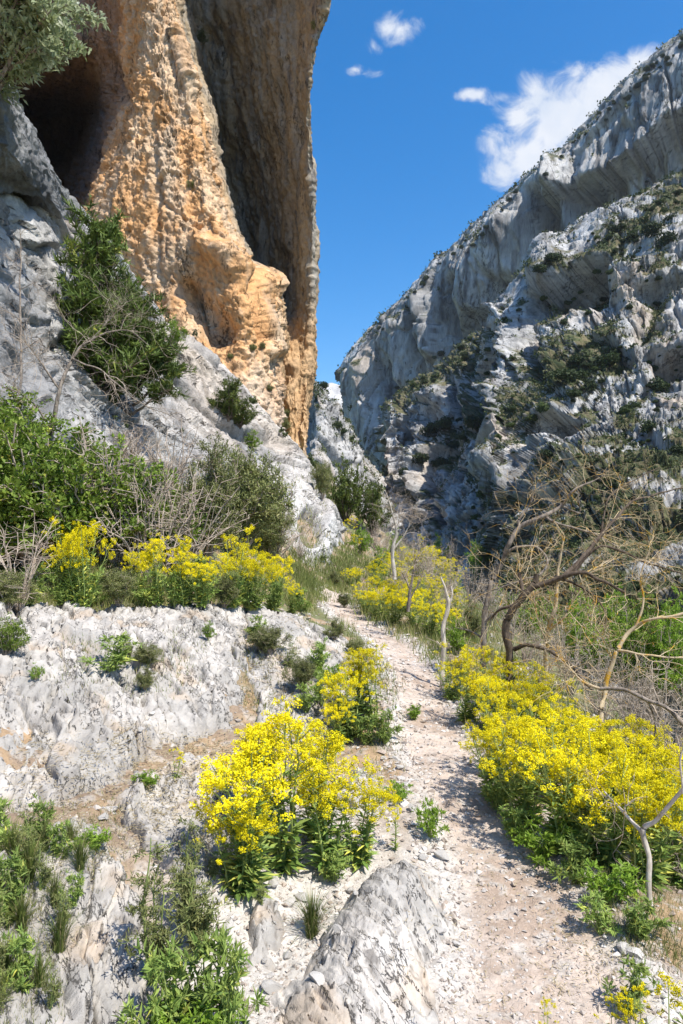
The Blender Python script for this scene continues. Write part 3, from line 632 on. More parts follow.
outcrop('outcrop_upper', [(-160, 660, 4.6), (0, 622, 5.3), (60, 612, 5.7), (130, 610, 6.0), (200, 611, 6.4), (250, 612, 6.7), (262, 640, 5.9), (250, 690, 4.9), (243, 735, 4.25), (170, 745, 3.95), (162, 770, 3.65), (110, 800, 3.25), (60, 815, 3.0), (-160, 830, 2.6)],
        .08, .0105, -.6, .075, 301, 'largest grey pitted limestone ledge, below the yellow flowers at the foot of the left slope', [(80, 690, 4.3, .5, .06), (170, 660, 5.1, .4, .04)], step=.45)
outcrop('outcrop_mid', [(235, 615, 6.8), (300, 616, 7.3), (345, 640, 7.0), (372, 668, 6.3), (385, 700, 5.6), (378, 735, 4.9), (330, 745, 4.5), (250, 745, 4.2), (244, 700, 4.8), (240, 650, 5.8)],
        .06, .0115, -.5, .05, 331, 'long sloping limestone ledge between the big ledge and the footpath, with shrublets in its cracks', [(300, 650, 6.2, .5, .07), (350, 690, 5.7, .3, .05)], step=.35)
outcrop('outcrop_centre', [(135, 785, 3.4), (185, 762, 3.78), (240, 760, 3.8), (262, 800, 3.35), (246, 880, 2.76), (225, 935, 2.5), (180, 940, 2.45), (140, 900, 2.6), (112, 850, 2.85), (98, 815, 3.05)],
        .12, .006, -.45, .05, 361, 'smooth pale limestone slab in the middle of the left bank, beside the tall woad clump', [(190, 800, 3.35, .22, .05)], step=.5)
outcrop('outcrop_low', [(-60, 880, 2.4), (20, 850, 2.6), (70, 828, 2.8), (125, 845, 2.72), (152, 900, 2.5), (168, 960, 2.27), (165, 1030, 2.0), (150, 1150, 1.62), (-60, 1180, 1.5)],
        .08, .005, -.2, .06, 391, 'craggy dark-shadowed limestone rock beside the rough grass at the bottom left', [(90, 930, 2.4, .25, .05)], step=.25)
outcrop('boulder_front', [(318, 905, 2.75), (350, 868, 2.98), (405, 836, 3.27), (440, 846, 3.2), (468, 885, 2.9), (480, 925, 2.62), (474, 965, 2.42), (488, 1030, 2.15), (498, 1150, 1.72), (190, 1150, 1.7), (225, 1010, 2.2), (280, 935, 2.52)],
        .07, .005, -.62, .042, 421, 'pale wedge-shaped limestone boulder lying against the footpath at the bottom of the picture', [(385, 900, 2.62, .16, .10), (420, 860, 2.85, .16, .10), (370, 950, 2.35, .2, .09), (350, 1010, 2.1, .2, .06)], edge_w=.28, step=.0, light=1.1)
outcrop('rock_verge', [(340, 770, 4.2), (365, 765, 4.3), (392, 790, 3.95), (405, 820, 3.55), (380, 835, 3.4), (340, 830, 3.35), (320, 800, 3.7)], .05, .008, -.4, .03, 451, 'small white broken rock half hidden behind the tall woad clump', [], step=.0)
outcrop('rock_low', [(236, 900, 2.68), (275, 893, 2.72), (312, 905, 2.68), (308, 940, 2.5), (280, 985, 2.3), (248, 1010, 2.18), (222, 985, 2.26), (226, 935, 2.5)], .045, .005, -.5, .03, 481, 'low rounded pale rock in the white scree, between the wormwoods and the wedge-shaped boulder', [], edge_w=.14, step=.0, light=1.12)
# ---------------------------------------------------------------- plant tools
bpy.context.view_layer.update()
SOLID = [o for o in scene.objects if o.type == 'MESH']
NEARSOL = [o for o in SOLID if o.name.startswith(('ground', 'limestone', 'rock'))]
def cast(o3, d3, objs):
    best = None; bd = 9e9
    o3 = Vector(o3); d3 = Vector(d3).normalized()
    for o in objs:
        ok, loc, n, _ = o.ray_cast(o3, d3)
        if ok:
            d = (loc - o3).length
            if d < bd: bd = d; best = (loc.copy(), n.copy(), o)
    return best
def hit(px, py, objs=None):
    q = P(px, py, 1.0); h = cast((0, 0, HC), (q[0], q[1], q[2] - HC), objs or SOLID)
    return h
def drop(x, y, z=60, objs=None):
    h = cast((x, y, z), (0, 0, -1), objs or NEARSOL)
    return h[0].z if h else float(base_h(np.array([x]), np.array([y]))[0])

class Geo:
    def __init__(s): s.V = []; s.Q = []; s.T = []; s.R = []; s.n = 0
    def add(s, V, Q=None, T=None, rnd=None):
        V = np.asarray(V, float)
        if Q is not None and len(Q): s.Q.append(np.asarray(Q) + s.n)
        if T is not None and len(T): s.T.append(np.asarray(T) + s.n)
        s.V.append(V); s.R.append(np.full(len(V), .5) if rnd is None else np.asarray(rnd, float)); s.n += len(V)
    def tube(s, pts, rad, k=4, rnd=.5):
        pts = np.asarray(pts, float); n = len(pts); rad = np.broadcast_to(rad, n)
        t = np.gradient(pts, axis=0); t /= np.linalg.norm(t, axis=1)[:, None] + 1e-9
        up = np.where(np.abs(t[:, 2:3]) > .9, np.array([[1., 0, 0]]), np.array([[0., 0, 1]]))
        u = np.cross(t, up); u /= np.linalg.norm(u, axis=1)[:, None] + 1e-9; v = np.cross(t, u)
        a = np.arange(k) * 2 * np.pi / k
        ring = pts[:, None] + rad[:, None, None] * (np.cos(a)[None, :, None] * u[:, None] + np.sin(a)[None, :, None] * v[:, None])
        i = np.arange(n - 1)[:, None] * k; j = np.arange(k)[None]; j2 = (j + 1) % k
        Q = np.stack([i + j, i + j2, i + k + j2, i + k + j], -1).reshape(-1, 4)
        s.add(ring.reshape(-1, 3), Q=Q, rnd=np.full(n * k, rnd))
    def leaves(s, c, d, up, L, W, rnd, fold=.15):
        """kites: c base (n,3), d direction, up rough normal"""
        n = len(c); d = d / (np.linalg.norm(d, axis=1)[:, None] + 1e-9); sd = np.cross(d, up); sd /= np.linalg.norm(sd, axis=1)[:, None] + 1e-9
        nn = np.cross(sd, d); L = np.broadcast_to(L, n)[:, None]; W = np.broadcast_to(W, n)[:, None]
        V = np.stack([c, c + d * L * .45 + sd * W * .5 + nn * W * fold, c + d * L - nn * L * .08, c + d * L * .45 - sd * W * .5 + nn * W * fold], 1).reshape(-1, 3)
        s.add(V, Q=np.arange(4 * n).reshape(-1, 4), rnd=np.repeat(rnd, 4))
    def tris(s, c, d, up, L, W, rnd):
        n = len(c); d = d / (np.linalg.norm(d, axis=1)[:, None] + 1e-9); sd = np.cross(d, up); sd /= np.linalg.norm(sd, axis=1)[:, None] + 1e-9
        L = np.broadcast_to(L, n)[:, None]; W = np.broadcast_to(W, n)[:, None]
        V = np.stack([c - sd * W * .5, c + sd * W * .5, c + d * L], 1).reshape(-1, 3)
        s.add(V, T=np.arange(3 * n).reshape(-1, 3), rnd=np.repeat(rnd, 3))
    def mesh(s, name, mat, smooth=False):
        V = np.concatenate(s.V); fs = []
        if s.Q: fs.append(np.concatenate(s.Q))
        if s.T: fs.append(np.concatenate(s.T))
        return mesh_np(name, V, fs, None, mat, smooth, {'rnd': np.concatenate(s.R)})
def rv(n, r=rng): v = r.normal(size=(n, 3)); return v / np.linalg.norm(v, axis=1)[:, None]
def curve(a, b, n, sag, r=rng, wob=.06):
    a = np.asarray(a, float); b = np.asarray(b, float); t = np.linspace(0, 1, n)[:, None]; L = np.linalg.norm(b - a)
    w = np.cumsum(r.normal(size=(n, 3)), 0) * wob * L / n; w -= w[0] + (w[-1] - w[0]) * t
    return a + (b - a) * t + np.array([0, 0, 1]) * sag * L * 4 * t * (1 - t) + w
def clone(proto, loc, rz, s, label=None, cat=None, group=None, tilt=0):
    r = proto.copy(); scene.collection.objects.link(r); r.location = loc; r.rotation_euler = (tilt, 0, rz); r.scale = (s, s, s) if np.isscalar(s) else s
    for k_, v_ in (('label', label), ('category', cat), ('group', group)):
        if v_: r[k_] = v_
        elif k_ in r: del r[k_]
    for ch in list(proto.children):
        c = ch.copy(); scene.collection.objects.link(c); c.parent = r
    return r
class Proto:
    """meshes of one kind of plant; the first placed use makes the objects"""
    def __init__(s, name, parts): s.name = name; s.parts = parts; s.first = None
    def put(s, loc, rz, sc, label, cat, group=None, tilt=0):
        if s.first is not None: return clone(s.first, loc, rz, sc, label, cat, group, tilt)
        r = link(bpy.data.objects.new(s.name, None)); r.empty_display_size = .1
        r.location = loc; r.rotation_euler = (tilt, 0, rz); r.scale = (sc, sc, sc) if np.isscalar(sc) else sc
        for nm, me in s.parts: link(bpy.data.objects.new(nm, me), r)
        tag(r, label, cat, group); s.first = r; return r

# plant materials
m_yellow = leaf_mat('blossom_yellow', (.78, .67, .012), (.86, .77, .02), (.60, .66, .06), trans=.30, rough=.7, spec=.1)
m_woadleaf = leaf_mat('woad_leaf', (0.146, 0.244, 0.054), (0.343, 0.428, 0.106), (0.633, 0.611, 0.121), trans=.3)
m_woadstem = leaf_mat('woad_stem', (0.224, 0.299, 0.091), (0.336, 0.390, 0.117), trans=.1)
m_bramble = leaf_mat('bramble_leaf', (0.096, 0.163, 0.024), (0.245, 0.341, 0.049), (0.525, 0.488, 0.098), trans=.35)
m_olive = leaf_mat('olive_leaf', (0.107, 0.132, 0.041), (0.265, 0.279, 0.102), (0.425, 0.395, 0.161), trans=.25)
m_dark = leaf_mat('dark_leaf', (0.045, 0.075, 0.017), (0.125, 0.158, 0.030), (0.250, 0.261, 0.054), trans=.2)
m_juniper = leaf_mat('juniper_leaf', (0.051, 0.086, 0.019), (0.140, 0.194, 0.036), (0.306, 0.309, 0.056), trans=.2)
m_pale = leaf_mat('pale_leaf', (.24, .30, .11), (.55, .60, .38), (.82, .84, .72), trans=.45)
m_fresh = leaf_mat('fresh_leaf', (0.139, 0.243, 0.029), (0.293, 0.429, 0.051), (0.462, 0.543, 0.086), trans=.4)
m_hill = leaf_mat('hill_leaf', (.020, .034, .011), (.050, .074, .020), (.09, .115, .03), trans=.15)
m_hillg = leaf_mat('hill_leaf_green', (.035, .055, .012), (.08, .115, .025), (.13, .17, .04), trans=.15)
m_grass = leaf_mat('grass_blade', (.09, .14, .03), (.20, .24, .06), (.48, .40, .20), trans=.3)
m_straw = leaf_mat('straw', (.30, .24, .13), (.50, .42, .26), (.60, .54, .38), trans=.2)
m_bark = bark_mat('bark_grey', (.10, .08, .065), (.32, .27, .22), (.40, .24, .04), lo=.60, hi=.68)
m_bark_l = bark_mat('bark_pale', (.36, .31, .25), (.62, .56, .48), (.50, .30, .05), lo=.6, hi=.68)
m_twig = bark_mat('twig_tan', (.26, .20, .15), (.50, .42, .34), s=.02)
m_lichen = bark_mat('twig_lichen', (.38, .30, .20), (.55, .44, .28), (.50, .28, .03), lo=.50, hi=.60)
m_darkbark = bark_mat('bark_dark', (.06, .045, .035), (.17, .135, .105), (.30, .24, .18), lo=.55, hi=.7)

# --- woad: many stems, loose heads of tiny yellow flowers, narrow leaves.  Height 1 unit.
def woad_proto(seed, nst=7, nbr=9, lsc=1., tlo=.5, fl=34, H=1., spread=.33, leafn=110, fsz=.0125):
    r = np.random.default_rng(seed); st = Geo(); lf = Geo(); fw = Geo()
    for s_ in range(nst):
        a = r.uniform(0, 6.28); rad = spread * math.sqrt(r.uniform(.02, 1)); h = H * (1 - .33 * (rad / spread) ** 2) * r.uniform(.72, 1.02)
        b0 = np.array([math.cos(a) * rad * .2, math.sin(a) * rad * .2, -.02]); tip = np.array([math.cos(a) * rad, math.sin(a) * rad, h])
        pts = curve(b0, tip, 9, 0, r, .10); pts[:, :2] += (np.linspace(0, 1, 9) ** 1.6 - np.linspace(0, 1, 9))[:, None] * (tip - b0)[:2] * .5
        st.tube(pts, np.linspace(.009, .003, 9), 4, r.uniform())
        nl = leafn // nst
        t = r.uniform(.04, .72, nl) ** 1.25; c = np.stack([np.interp(t, np.linspace(0, 1, 9), pts[:, k]) for k in range(3)], 1)
        an = r.uniform(0, 6.28, nl); d = np.stack([np.cos(an), np.sin(an), r.uniform(-.1, .9, nl)], 1)
        L = lsc * (.095 * (1 - t) + .04) * r.uniform(.6, 1.25, nl)
        lf.leaves(c, d, np.array([[0, 0, 1.]]) + .3 * rv(nl, r), L, L * .26, r.uniform(0, 1, nl))
        for b in range(nbr):
            t0 = r.uniform(tlo, 1.) if b else 1.; c0 = np.array([np.interp(t0, np.linspace(0, 1, 9), pts[:, k]) for k in range(3)])
            an = r.uniform(0, 6.28); ln = (.20 * (1.05 - t0) + .05) * r.uniform(.7, 1.3) * 1.1
            e = c0 + np.array([math.cos(an) * ln, math.sin(an) * ln, ln * r.uniform(.5, 1.1)])
            if b: st.tube(curve(c0, e, 4, -.08, r), np.linspace(.003, .0016, 4), 3, r.uniform())
            else: e = c0
            for q in range(r.integers(2, 4)):
                e2 = e + rv(1, r)[0] * np.array([.05, .05, .035]) * (1 if q else .1)
                n = int(fl * r.uniform(.6, 1.4)); o = rv(n, r) * (r.uniform(.1, 1, n) ** .45)[:, None] * np.array([.024, .024, .026]) * r.uniform(.7, 1.35)
                cc = e2 + o
                d1 = rv(n, r); up = np.array([[0, 0, 1.]]) + .9 * rv(n, r); sz = fsz * r.uniform(.75, 1.25, n); rn = np.clip(r.normal(.5, .22, n) , 0, 1)
                lf_n = np.cross(d1, up); d2 = lf_n
                fw.leaves(cc - d1 / np.linalg.norm(d1, axis=1)[:, None] * sz[:, None] * .5, d1, up, sz, sz * .55, rn, .0)
                fw.leaves(cc - d2 / np.linalg.norm(d2, axis=1)[:, None] * sz[:, None] * .5, d2, up, sz, sz * .55, rn, .0)
    return Proto('flowering_plant', [('stems', st.mesh('stems', m_woadstem)), ('foliage', lf.mesh('foliage', m_woadleaf)), ('blossom', fw.mesh('blossom', m_yellow))])
WO = [woad_proto(500 + k, nst=7 + k % 3 * 2, leafn=380) for k in range(4)]
WL = [woad_proto(520 + k, nst=6, nbr=13, leafn=240, spread=.22) for k in range(3)]           # taller and looser
WS = [woad_proto(530 + k, nst=3, nbr=5, leafn=40, spread=.14, fsz=.017) for k in range(2)]      # thin

# --- shrubs.  Height 1 unit
def shrub_proto(name, seed, leaf, bark, nst=9, ntw=14, nl=26, L=.06, W=.025, R=.5, base=.0, upness=.5, clump=.09, shape='dome', twr=.004, stem_r=.014, leafpart='foliage', tuft=False, droop=0.):
    r = np.random.default_rng(seed); st = Geo(); lf = Geo()
    for s_ in range(nst):
        a = r.uniform(0, 6.28); rr = math.sqrt(r.uniform(.0, 1))
        if shape == 'dome': tip = np.array([math.cos(a) * rr * R, math.sin(a) * rr * R, (math.sqrt(max(.02, 1 - (rr * .93) ** 2))) * r.uniform(.55, .98)])
        elif shape == 'cone': z = r.uniform(.15, .97); rr = (1 - z) * .9 + .12; tip = np.array([math.cos(a) * rr * R, math.sin(a) * rr * R, z])
        else: u = rv(1, r)[0] * r.uniform(.6, 1); tip = np.array([u[0] * R, u[1] * R, base + (1 - base) * (.5 + .48 * u[2])])
        b0 = np.array([0, 0, -.03]) if shape != 'cone' else np.array([0, 0, max(0, tip[2] - .25) * .9])
        if shape == 'ball' : b0 = np.array([0, 0, base * r.uniform(.4, 1.)])
        pts = curve(b0, tip, 8, .06, r, .22); st.tube(pts, np.linspace(stem_r, twr, 8), 4, r.uniform())
        for q in range(ntw):
            t0 = r.uniform(.25, 1.); c0 = np.array([np.interp(t0, np.linspace(0, 1, 8), pts[:, k]) for k in range(3)])
            d = rv(1, r)[0]; d[2] = abs(d[2]) * upness + d[2] * (1 - upness) - droop; ln = r.uniform(.08, .24)
            e = c0 + d * ln; e[2] = max(e[2], .02); tw = curve(c0, e, 5, .03, r, .25); st.tube(tw, np.linspace(twr, twr * .4, 5), 3, r.uniform())
            if nl:
                n = int(nl * r.uniform(.5, 1.5)); t = r.uniform(.2, 1.05, n); c = np.stack([np.interp(t, np.linspace(0, 1, 5), tw[:, k]) for k in range(3)], 1) + rv(n, r) * (clump * r.uniform(0, .6, n))[:, None]
                dd_ = rv(n, r) + d * .6 + np.array([0, 0, .3]); tone = r.uniform(0, 1)
                rn = np.clip(.55 * r.uniform(0, 1, n) + .45 * tone, 0, 1)
                if tuft: lf.tris(c, dd_, rv(n, r), L * r.uniform(.6, 1.3, n), W, rn)
                else: lf.leaves(c, dd_, np.array([[0, 0, 1.]]) + .8 * rv(n, r), L * r.uniform(.6, 1.3, n), W * r.uniform(.7, 1.2, n), rn)
    parts = [('stems', st.mesh('stems', bark))]
    if nl: parts.append((leafpart, lf.mesh(leafpart, leaf)))
    return Proto(name, parts)
BR = [shrub_proto('bramble_shrub', 600 + k, m_bramble, m_twig, nst=18, ntw=16, nl=22, L=.040, W=.026, R=.55) for k in range(3)]
OL = [shrub_proto('grey_shrub', 610 + k, m_olive, m_twig, nst=20, ntw=18, nl=60, L=.036, W=.012, R=.5, clump=.12) for k in range(2)]
DK = [shrub_proto('evergreen_shrub', 620 + k, m_dark, m_darkbark, nst=16, ntw=14, nl=34, L=.045, W=.022, R=.5) for k in range(2)]
JN = [shrub_proto('juniper_tree', 630 + k, m_juniper, m_darkbark, nst=26, ntw=15, nl=46, L=.055, W=.012, R=.40, shape='cone', clump=.05, tuft=True, upness=.8, stem_r=.012, leafpart='crown') for k in range(2)]
FR = [shrub_proto('green_shrub', 640 + k, m_fresh, m_twig, nst=12, ntw=12, nl=26, L=.05, W=.026, R=.5, shape='dome') for k in range(2)]
BT = [shrub_proto('bare_shrub', 650 + k, None, m_twig, nst=26, ntw=11, nl=0, R=.6, twr=.0032, stem_r=.009, upness=.7) for k in range(3)]
HB = [shrub_proto('leafy_herb', 660 + k, m_woadleaf, m_woadstem, nst=8, ntw=6, nl=16, L=.13, W=.035, R=.40, clump=.05) for k in range(2)]
FE = [shrub_proto('feathery_herb', 670 + k, m_olive, m_woadstem, nst=6, ntw=16, nl=22, L=.05, W=.014, R=.22, clump=.04) for k in range(2)]
HG = [shrub_proto('leafy_herb', 680 + k, m_fresh, m_woadstem, nst=10, ntw=7, nl=14, L=.12, W=.04, R=.6, clump=.05) for k in range(2)]
def tuft_proto(seed, n=300, mat=None):
    r = np.random.default_rng(seed); g = Geo()
    for k in range(n):
        a = r.uniform(0, 6.28); rad = abs(r.normal(0, .45)); h = r.uniform(.5, 1.) ; c = np.array([math.cos(a), math.sin(a), 0])
        p = np.stack([c * .12 * r.uniform(0, 1), c * rad * .35 + [0, 0, h * .55], c * rad * .9 + [0, 0, h * (1 - .35 * rad)]])
        w = .0065; s_ = np.array([-c[1], c[0], 0])
        V = np.array([p[0] - s_ * w, p[0] + s_ * w, p[1] + s_ * w * .8, p[1] - s_ * w * .8, p[2]]); g.add(V, Q=[[0, 1, 2, 3]], T=[[3, 2, 4]], rnd=np.full(5, r.uniform()))
    me = g.mesh('grass_tuft', mat or m_grass); return me
TU = [tuft_proto(690), tuft_proto(691, 200)]
def tuft(px, py, hpx, label, group=None, k=0):
    h = hit(px, py)
    o = link(bpy.data.objects.new('grass_tuft', TU[k])); o.location = h[0]; s = hpx * h[0].y / F; o.scale = (s, s, s); o.rotation_euler = (0, 0, random.uniform(0, 6)); return tag(o, label, 'grass tuft', group)
def plant(pr, px, py, hpx, label, cat, group=None, wide=1.0, sink=.0, Y=None, tilt=0):
    if Y is None: h = hit(px, py); loc = h[0].copy() if h else Vector(P(px, py, 20))
    else: loc = Vector(P(px, py, Y))
    s = hpx * loc.y / F; loc.z -= sink * s
    return pr.put(loc, random.uniform(0, 6.28), (s * wide, s * wide, s), label, cat, group, tilt)
m_bark_d = bark_mat('bark_brown', (.04, .03, .022), (.15, .115, .085), (.36, .22, .05), lo=.62, hi=.70)
# ---------------------------------------------------------------- yellow woad
ORD = ['leftmost', 'second from the left', 'third from the left', 'fourth from the left', 'fifth from the left', 'sixth from the left', 'seventh from the left', 'eighth from the left', 'ninth from the left', 'tenth from the left', 'eleventh from the left', 'twelfth from the left',
       'thirteenth from the left', 'fourteenth from the left', 'fifteenth from the left']
def ordered(L, rows):
    """rows: (lowest base y, words) from back to front; each item gets its place in its row"""
    out = {}
    for ri, (ymax, words) in enumerate(rows):
        ymin = rows[ri - 1][0] if ri else -1e9
        idx = sorted([i for i, q in enumerate(L) if ymin <= q[1] < ymax], key=lambda i: L[i][0])
        for n, i in enumerate(idx):
            w = 'rightmost' if n == len(idx) - 1 and n > 0 else ORD[n]
            out[i] = words.replace('#', w) if len(idx) > 1 else words.replace('#', 'only')
    return out
G1 = 'yellow woad in the big bed right of the path'
LST = [(465, 722, 72), (490, 736, 70), (520, 738, 66), (545, 728, 60), (452, 700, 55), (478, 700, 62), (505, 712, 66), (532, 716, 58), (560, 742, 62),
        (500, 800, 95), (527, 826, 118), (562, 850, 135), (600, 866, 138), (640, 880, 140), (678, 886, 145), (495, 772, 80), (530, 792, 96), (570, 810, 110), (610, 828, 112), (650, 840, 112), (545, 770, 76), (585, 785, 88), (625, 800, 92), (668, 812, 92), (690, 850, 120), (582, 858, 120)]
NM = ordered(LST, [(700.5, 'woad, # in the back row of the dense yellow bed'), (743, 'woad, # in the upper part of the dense yellow bed'), (805, 'woad, # in the middle row of the large yellow bed'), (845, 'leafy woad, # in the second row of the large yellow bed'), (999, 'tall woad, # in the front row of the large yellow bed')])
for k, (x, y, h) in enumerate(LST):
    plant(WO[k % 4], x, y, h * 1.0, NM[k], 'flowering plant', G1, 1.15)
LST = [(250, 888, 185, 'tallest leggy yellow woad, at the left side of the clump left of the footpath'), (288, 872, 165, None), (326, 872, 145, None), (358, 862, 110, None), (268, 850, 130, None), (318, 842, 125, None), (236, 893, 118, None)]
NM = ordered(LST, [(851, 'loose woad, # at the back of the clump left of the footpath'), (999, 'leggy woad, # at the front of the clump left of the footpath')])
for k, (x, y, h, lab) in enumerate(LST):
    plant(WL[k % 3], x, y, h, lab or NM[k], 'flowering plant', None if lab else 'tall woad clump left of the path', 1.15)
plant(WS[0], 396, 850, 52, 'small yellow woad leaning over the tip of the wedge-shaped boulder', 'flowering plant', None, 1.2)
plant(WS[1], 176, 778, 34, 'tiny lone yellow woad in the crack below the large grey ledge', 'flowering plant', None, 1.3)
LST = [(350, 738, 88), (374, 728, 82), (362, 712, 66), (338, 746, 60)]
NM = ordered(LST, [(999, 'yellow woad, # in the clump on the left edge of the footpath')])
for k, (x, y, h) in enumerate(LST):
    plant(WL[k % 3], x, y, h, NM[k], 'flowering plant', 'woad clump on the left edge of the path', 1.2)
LST = [(62, 604, 84), (84, 606, 96), (74, 598, 92)]
NM = ordered(LST, [(999, 'yellow woad, # in the leftmost clump behind the large grey ledge')])
for k, (x, y, h) in enumerate(LST):
    plant(WO[k], x, y, h, NM[k], 'flowering plant', 'leftmost woad clump', .8)
LST = [(138, 603, 70), (160, 605, 68), (184, 606, 72), (200, 606, 58)]
NM = ordered(LST, [(999, 'loose yellow woad, # in the middle clump behind the large grey ledge')])
for k, (x, y, h) in enumerate(LST):
    plant(WL[k % 3], x, y, h, NM[k], 'flowering plant', 'middle woad clump behind the ledge', 1.)
LST = [(232, 607, 70), (252, 609, 74), (272, 611, 64), (292, 613, 36), (245, 604, 76)]
NM = ordered(LST, [(999, 'dense yellow woad, # at the right-hand end of the large grey ledge')])
for k, (x, y, h) in enumerate(LST):
    plant(WO[k % 4], x, y, h, NM[k], 'flowering plant', 'right-hand woad clump behind the ledge', 1.)
G2 = 'woad along the far bend of the path'
LST = [(366, 612, 34), (380, 620, 38), (395, 626, 42), (412, 630, 44), (428, 634, 44), (444, 640, 42), (388, 608, 34), (406, 612, 36), (426, 616, 38), (350, 586, 20), (358, 583, 18), (372, 600, 26), (418, 598, 30), (438, 602, 32), (402, 590, 26), (455, 620, 34), (400, 583, 36), (420, 582, 38), (441, 588, 36), (378, 588, 30), (456, 594, 32), (384, 575, 26), (430, 572, 30)]
NM = ordered(LST, [(601, 'small far woad, # past the far bend in the footpath'), (617, 'woad, # in the upper row right of the far bend'), (999, 'woad, # in the lower row right of the far bend')])
for k, (x, y, h) in enumerate(LST):
    plant(WO[k % 4], x, y, h, NM[k], 'flowering plant', G2, 1.25)
LST = [(347, 545, 26), (356, 556, 26), (352, 536, 20), (410, 572, 28), (430, 575, 28), (395, 572, 24), (420, 556, 22), (446, 572, 26), (440, 556, 20)]
NM = ordered(LST, [(560, 'distant yellow woad, # in the farthest row past the bend'), (999, 'distant yellow woad, # among the bare shrubs past the bend')])
for k, (x, y, h) in enumerate(LST):
    plant(WS[k % 2], x, y, h, NM[k], 'flowering plant', 'distant woad past the bend', 1.3)
LST = [(640, 1070, 84), (676, 1080, 118), (612, 1056, 60)]
NM = ordered(LST, [(1999, 'yellow woad, # on the stony verge in the bottom right corner')])
for k, (x, y, h) in enumerate(LST):
    plant(WS[k % 2], x, y, h, NM[k], 'flowering plant', 'woad in the bottom right corner', 1.1)
plant(WS[0], 545, 1050, 52, 'small yellow woad growing in the middle of the footpath at the bottom', 'flowering plant')

# ---------------------------------------------------------------- shrubs on the left slope
LST = [(-15, 574, 170, .9), (30, 568, 165, .9), (75, 560, 150, .95), (115, 562, 140, .9), (-10, 520, 120, 1.1), (50, 520, 120, 1.1), (150, 565, 115, .9), (10, 460, 80, 1.2)]
NM = ordered(LST, [(525, 'green bramble, # in the upper row of the left thicket'), (999, 'green bramble, # in the lower row of the left thicket')])
for k, (x, y, h, w) in enumerate(LST):
    plant(BR[k % 3], x, y, h, NM[k], 'shrub', 'bramble thicket on the left slope', w, tilt=.08)
LST = [(150, 585, 150, .8), (185, 575, 130, .9), (100, 560, 170, .7), (60, 566, 120, .8), (205, 560, 120, .8), (20, 610, 120, .9), (130, 470, 60, 1.3), (170, 500, 90, 1.)]
NM = ordered(LST, [(545, 'bare tan canes, # above the green bramble thicket'), (999, 'bare tan canes, # at the foot of the green bramble thicket')])
for k, (x, y, h, w) in enumerate(LST):
    plant(BT[k % 3], x, y, h, NM[k], 'shrub', 'bare canes in the left thicket', w)
plant(OL[0], 238, 560, 138, 'large grey-green fine-leaved shrub left of the hollow in the rock', 'shrub', None, .85)
plant(OL[1], 205, 565, 120, 'grey-green shrub beside the bramble thicket below the slab', 'shrub', None, .8)
plant(OL[0], 270, 560, 70, 'low grey-green shrub in front of the hollow rock knob', 'shrub', None, .9)
plant(BT[1], 275, 560, 90, 'bare twiggy shrub in front of the hollow rock knob', 'shrub', None, .8)
plant(DK[0], 240, 428, 34, 'dark round shrub just below the foot of the orange cliff', 'shrub', None, 1.1)
plant(DK[1], 228, 420, 52, 'upright dark green shrub on the slab below the orange cliff', 'shrub', None, .85)
plant(FR[0], 168, 378, 24, 'round bright green bush on the grey slab', 'bush', None, 1.0)
plant(FR[1], 173, 345, 34, 'yellow-green bush at the top edge of the grey slab', 'bush', None, .9)
plant(FR[0], 252, 450, 22, 'small bright green bush at the foot of the dark shrub', 'bush')
LST = [(252, 352, 10), (262, 350, 9), (190, 190, 12), (270, 392, 9), (288, 420, 14), (200, 45, 16), (316, 30, 12), (285, 430, 12), (230, 360, 8)]
NM = ordered(LST, [(200, 'tiny grey shrublet, # high on the orange cliff'), (365, 'tiny grey shrublet, # halfway down the orange buttress'), (999, 'tiny grey shrublet, # near the foot of the orange buttress')])
for k, (x, y, h) in enumerate(LST):
    plant(OL[k % 2], x, y, h, NM[k], 'shrub', 'shrublets on the cliff face', 1.1)
for x, y, h, w, pr, lab in [(318, 672, 34, 1.2, HB[1], 'green herb above the lower crack of the long ledge'), (292, 668, 26, 1.3, FE[0], 'feathery herb high in the crack of the long ledge'), (340, 722, 38, 1.1, FE[1], 'feathery herb left of the middle woad clump'),
        (308, 712, 30, 1.3, HB[0], 'low green herb at the lower end of the long ledge'), (330, 688, 28, 1.2, HG[1], 'bright green herb in the middle of the long ledge'), (256, 638, 24, 1.3, HB[0], 'green herb on the rim between the two upper ledges'),
        (365, 745, 34, 1.2, HB[1], 'green herb under the middle woad clump'), (355, 655, 20, 1.2, OL[0], 'grey tuft on the right tip of the long ledge'), (128, 660, 30, 1.3, FE[1], 'feathery green herb behind the spreading herb on the large ledge'),
        (262, 905, 26, 1.2, FE[0], 'small feathery herb at the foot of the tall woad clump'), (335, 882, 34, 1.2, HB[0], 'green leaves at the right foot of the tall woad clump'), (215, 880, 40, .8, FE[1], 'slender feathery herb left of the tall woad clump'),
        (95, 850, 28, 1.3, HG[0], 'bright green weed at the top of the low craggy rock'), (415, 720, 18, 1.3, HG[0], 'tiny green weed on the left verge of the footpath'), (398, 800, 22, 1.2, HG[1], 'small green weed between the footpath and the tall woad clump')]:
    plant(pr, x, y, h, lab, 'herb', None, w)
LST = [(60, 604, 44, 1.1, 0), (95, 606, 40, 1.3, 1), (120, 606, 46, 1., 2), (150, 607, 40, 1.2, 0), (175, 607, 44, 1., 1), (205, 608, 38, 1.2, 0), (225, 608, 40, 1., 2), (250, 610, 36, 1.2, 0), (275, 611, 34, 1.1, 1), (30, 606, 44, 1.2, 0), (8, 612, 52, 1.1, 2), (300, 612, 26, 1.2, 1), (75, 600, 48, 1.2, 1), (195, 600, 46, 1.2, 0)]
NM = ordered(LST, [(999, 'low green undergrowth, # along the rear rim of the large grey ledge')])
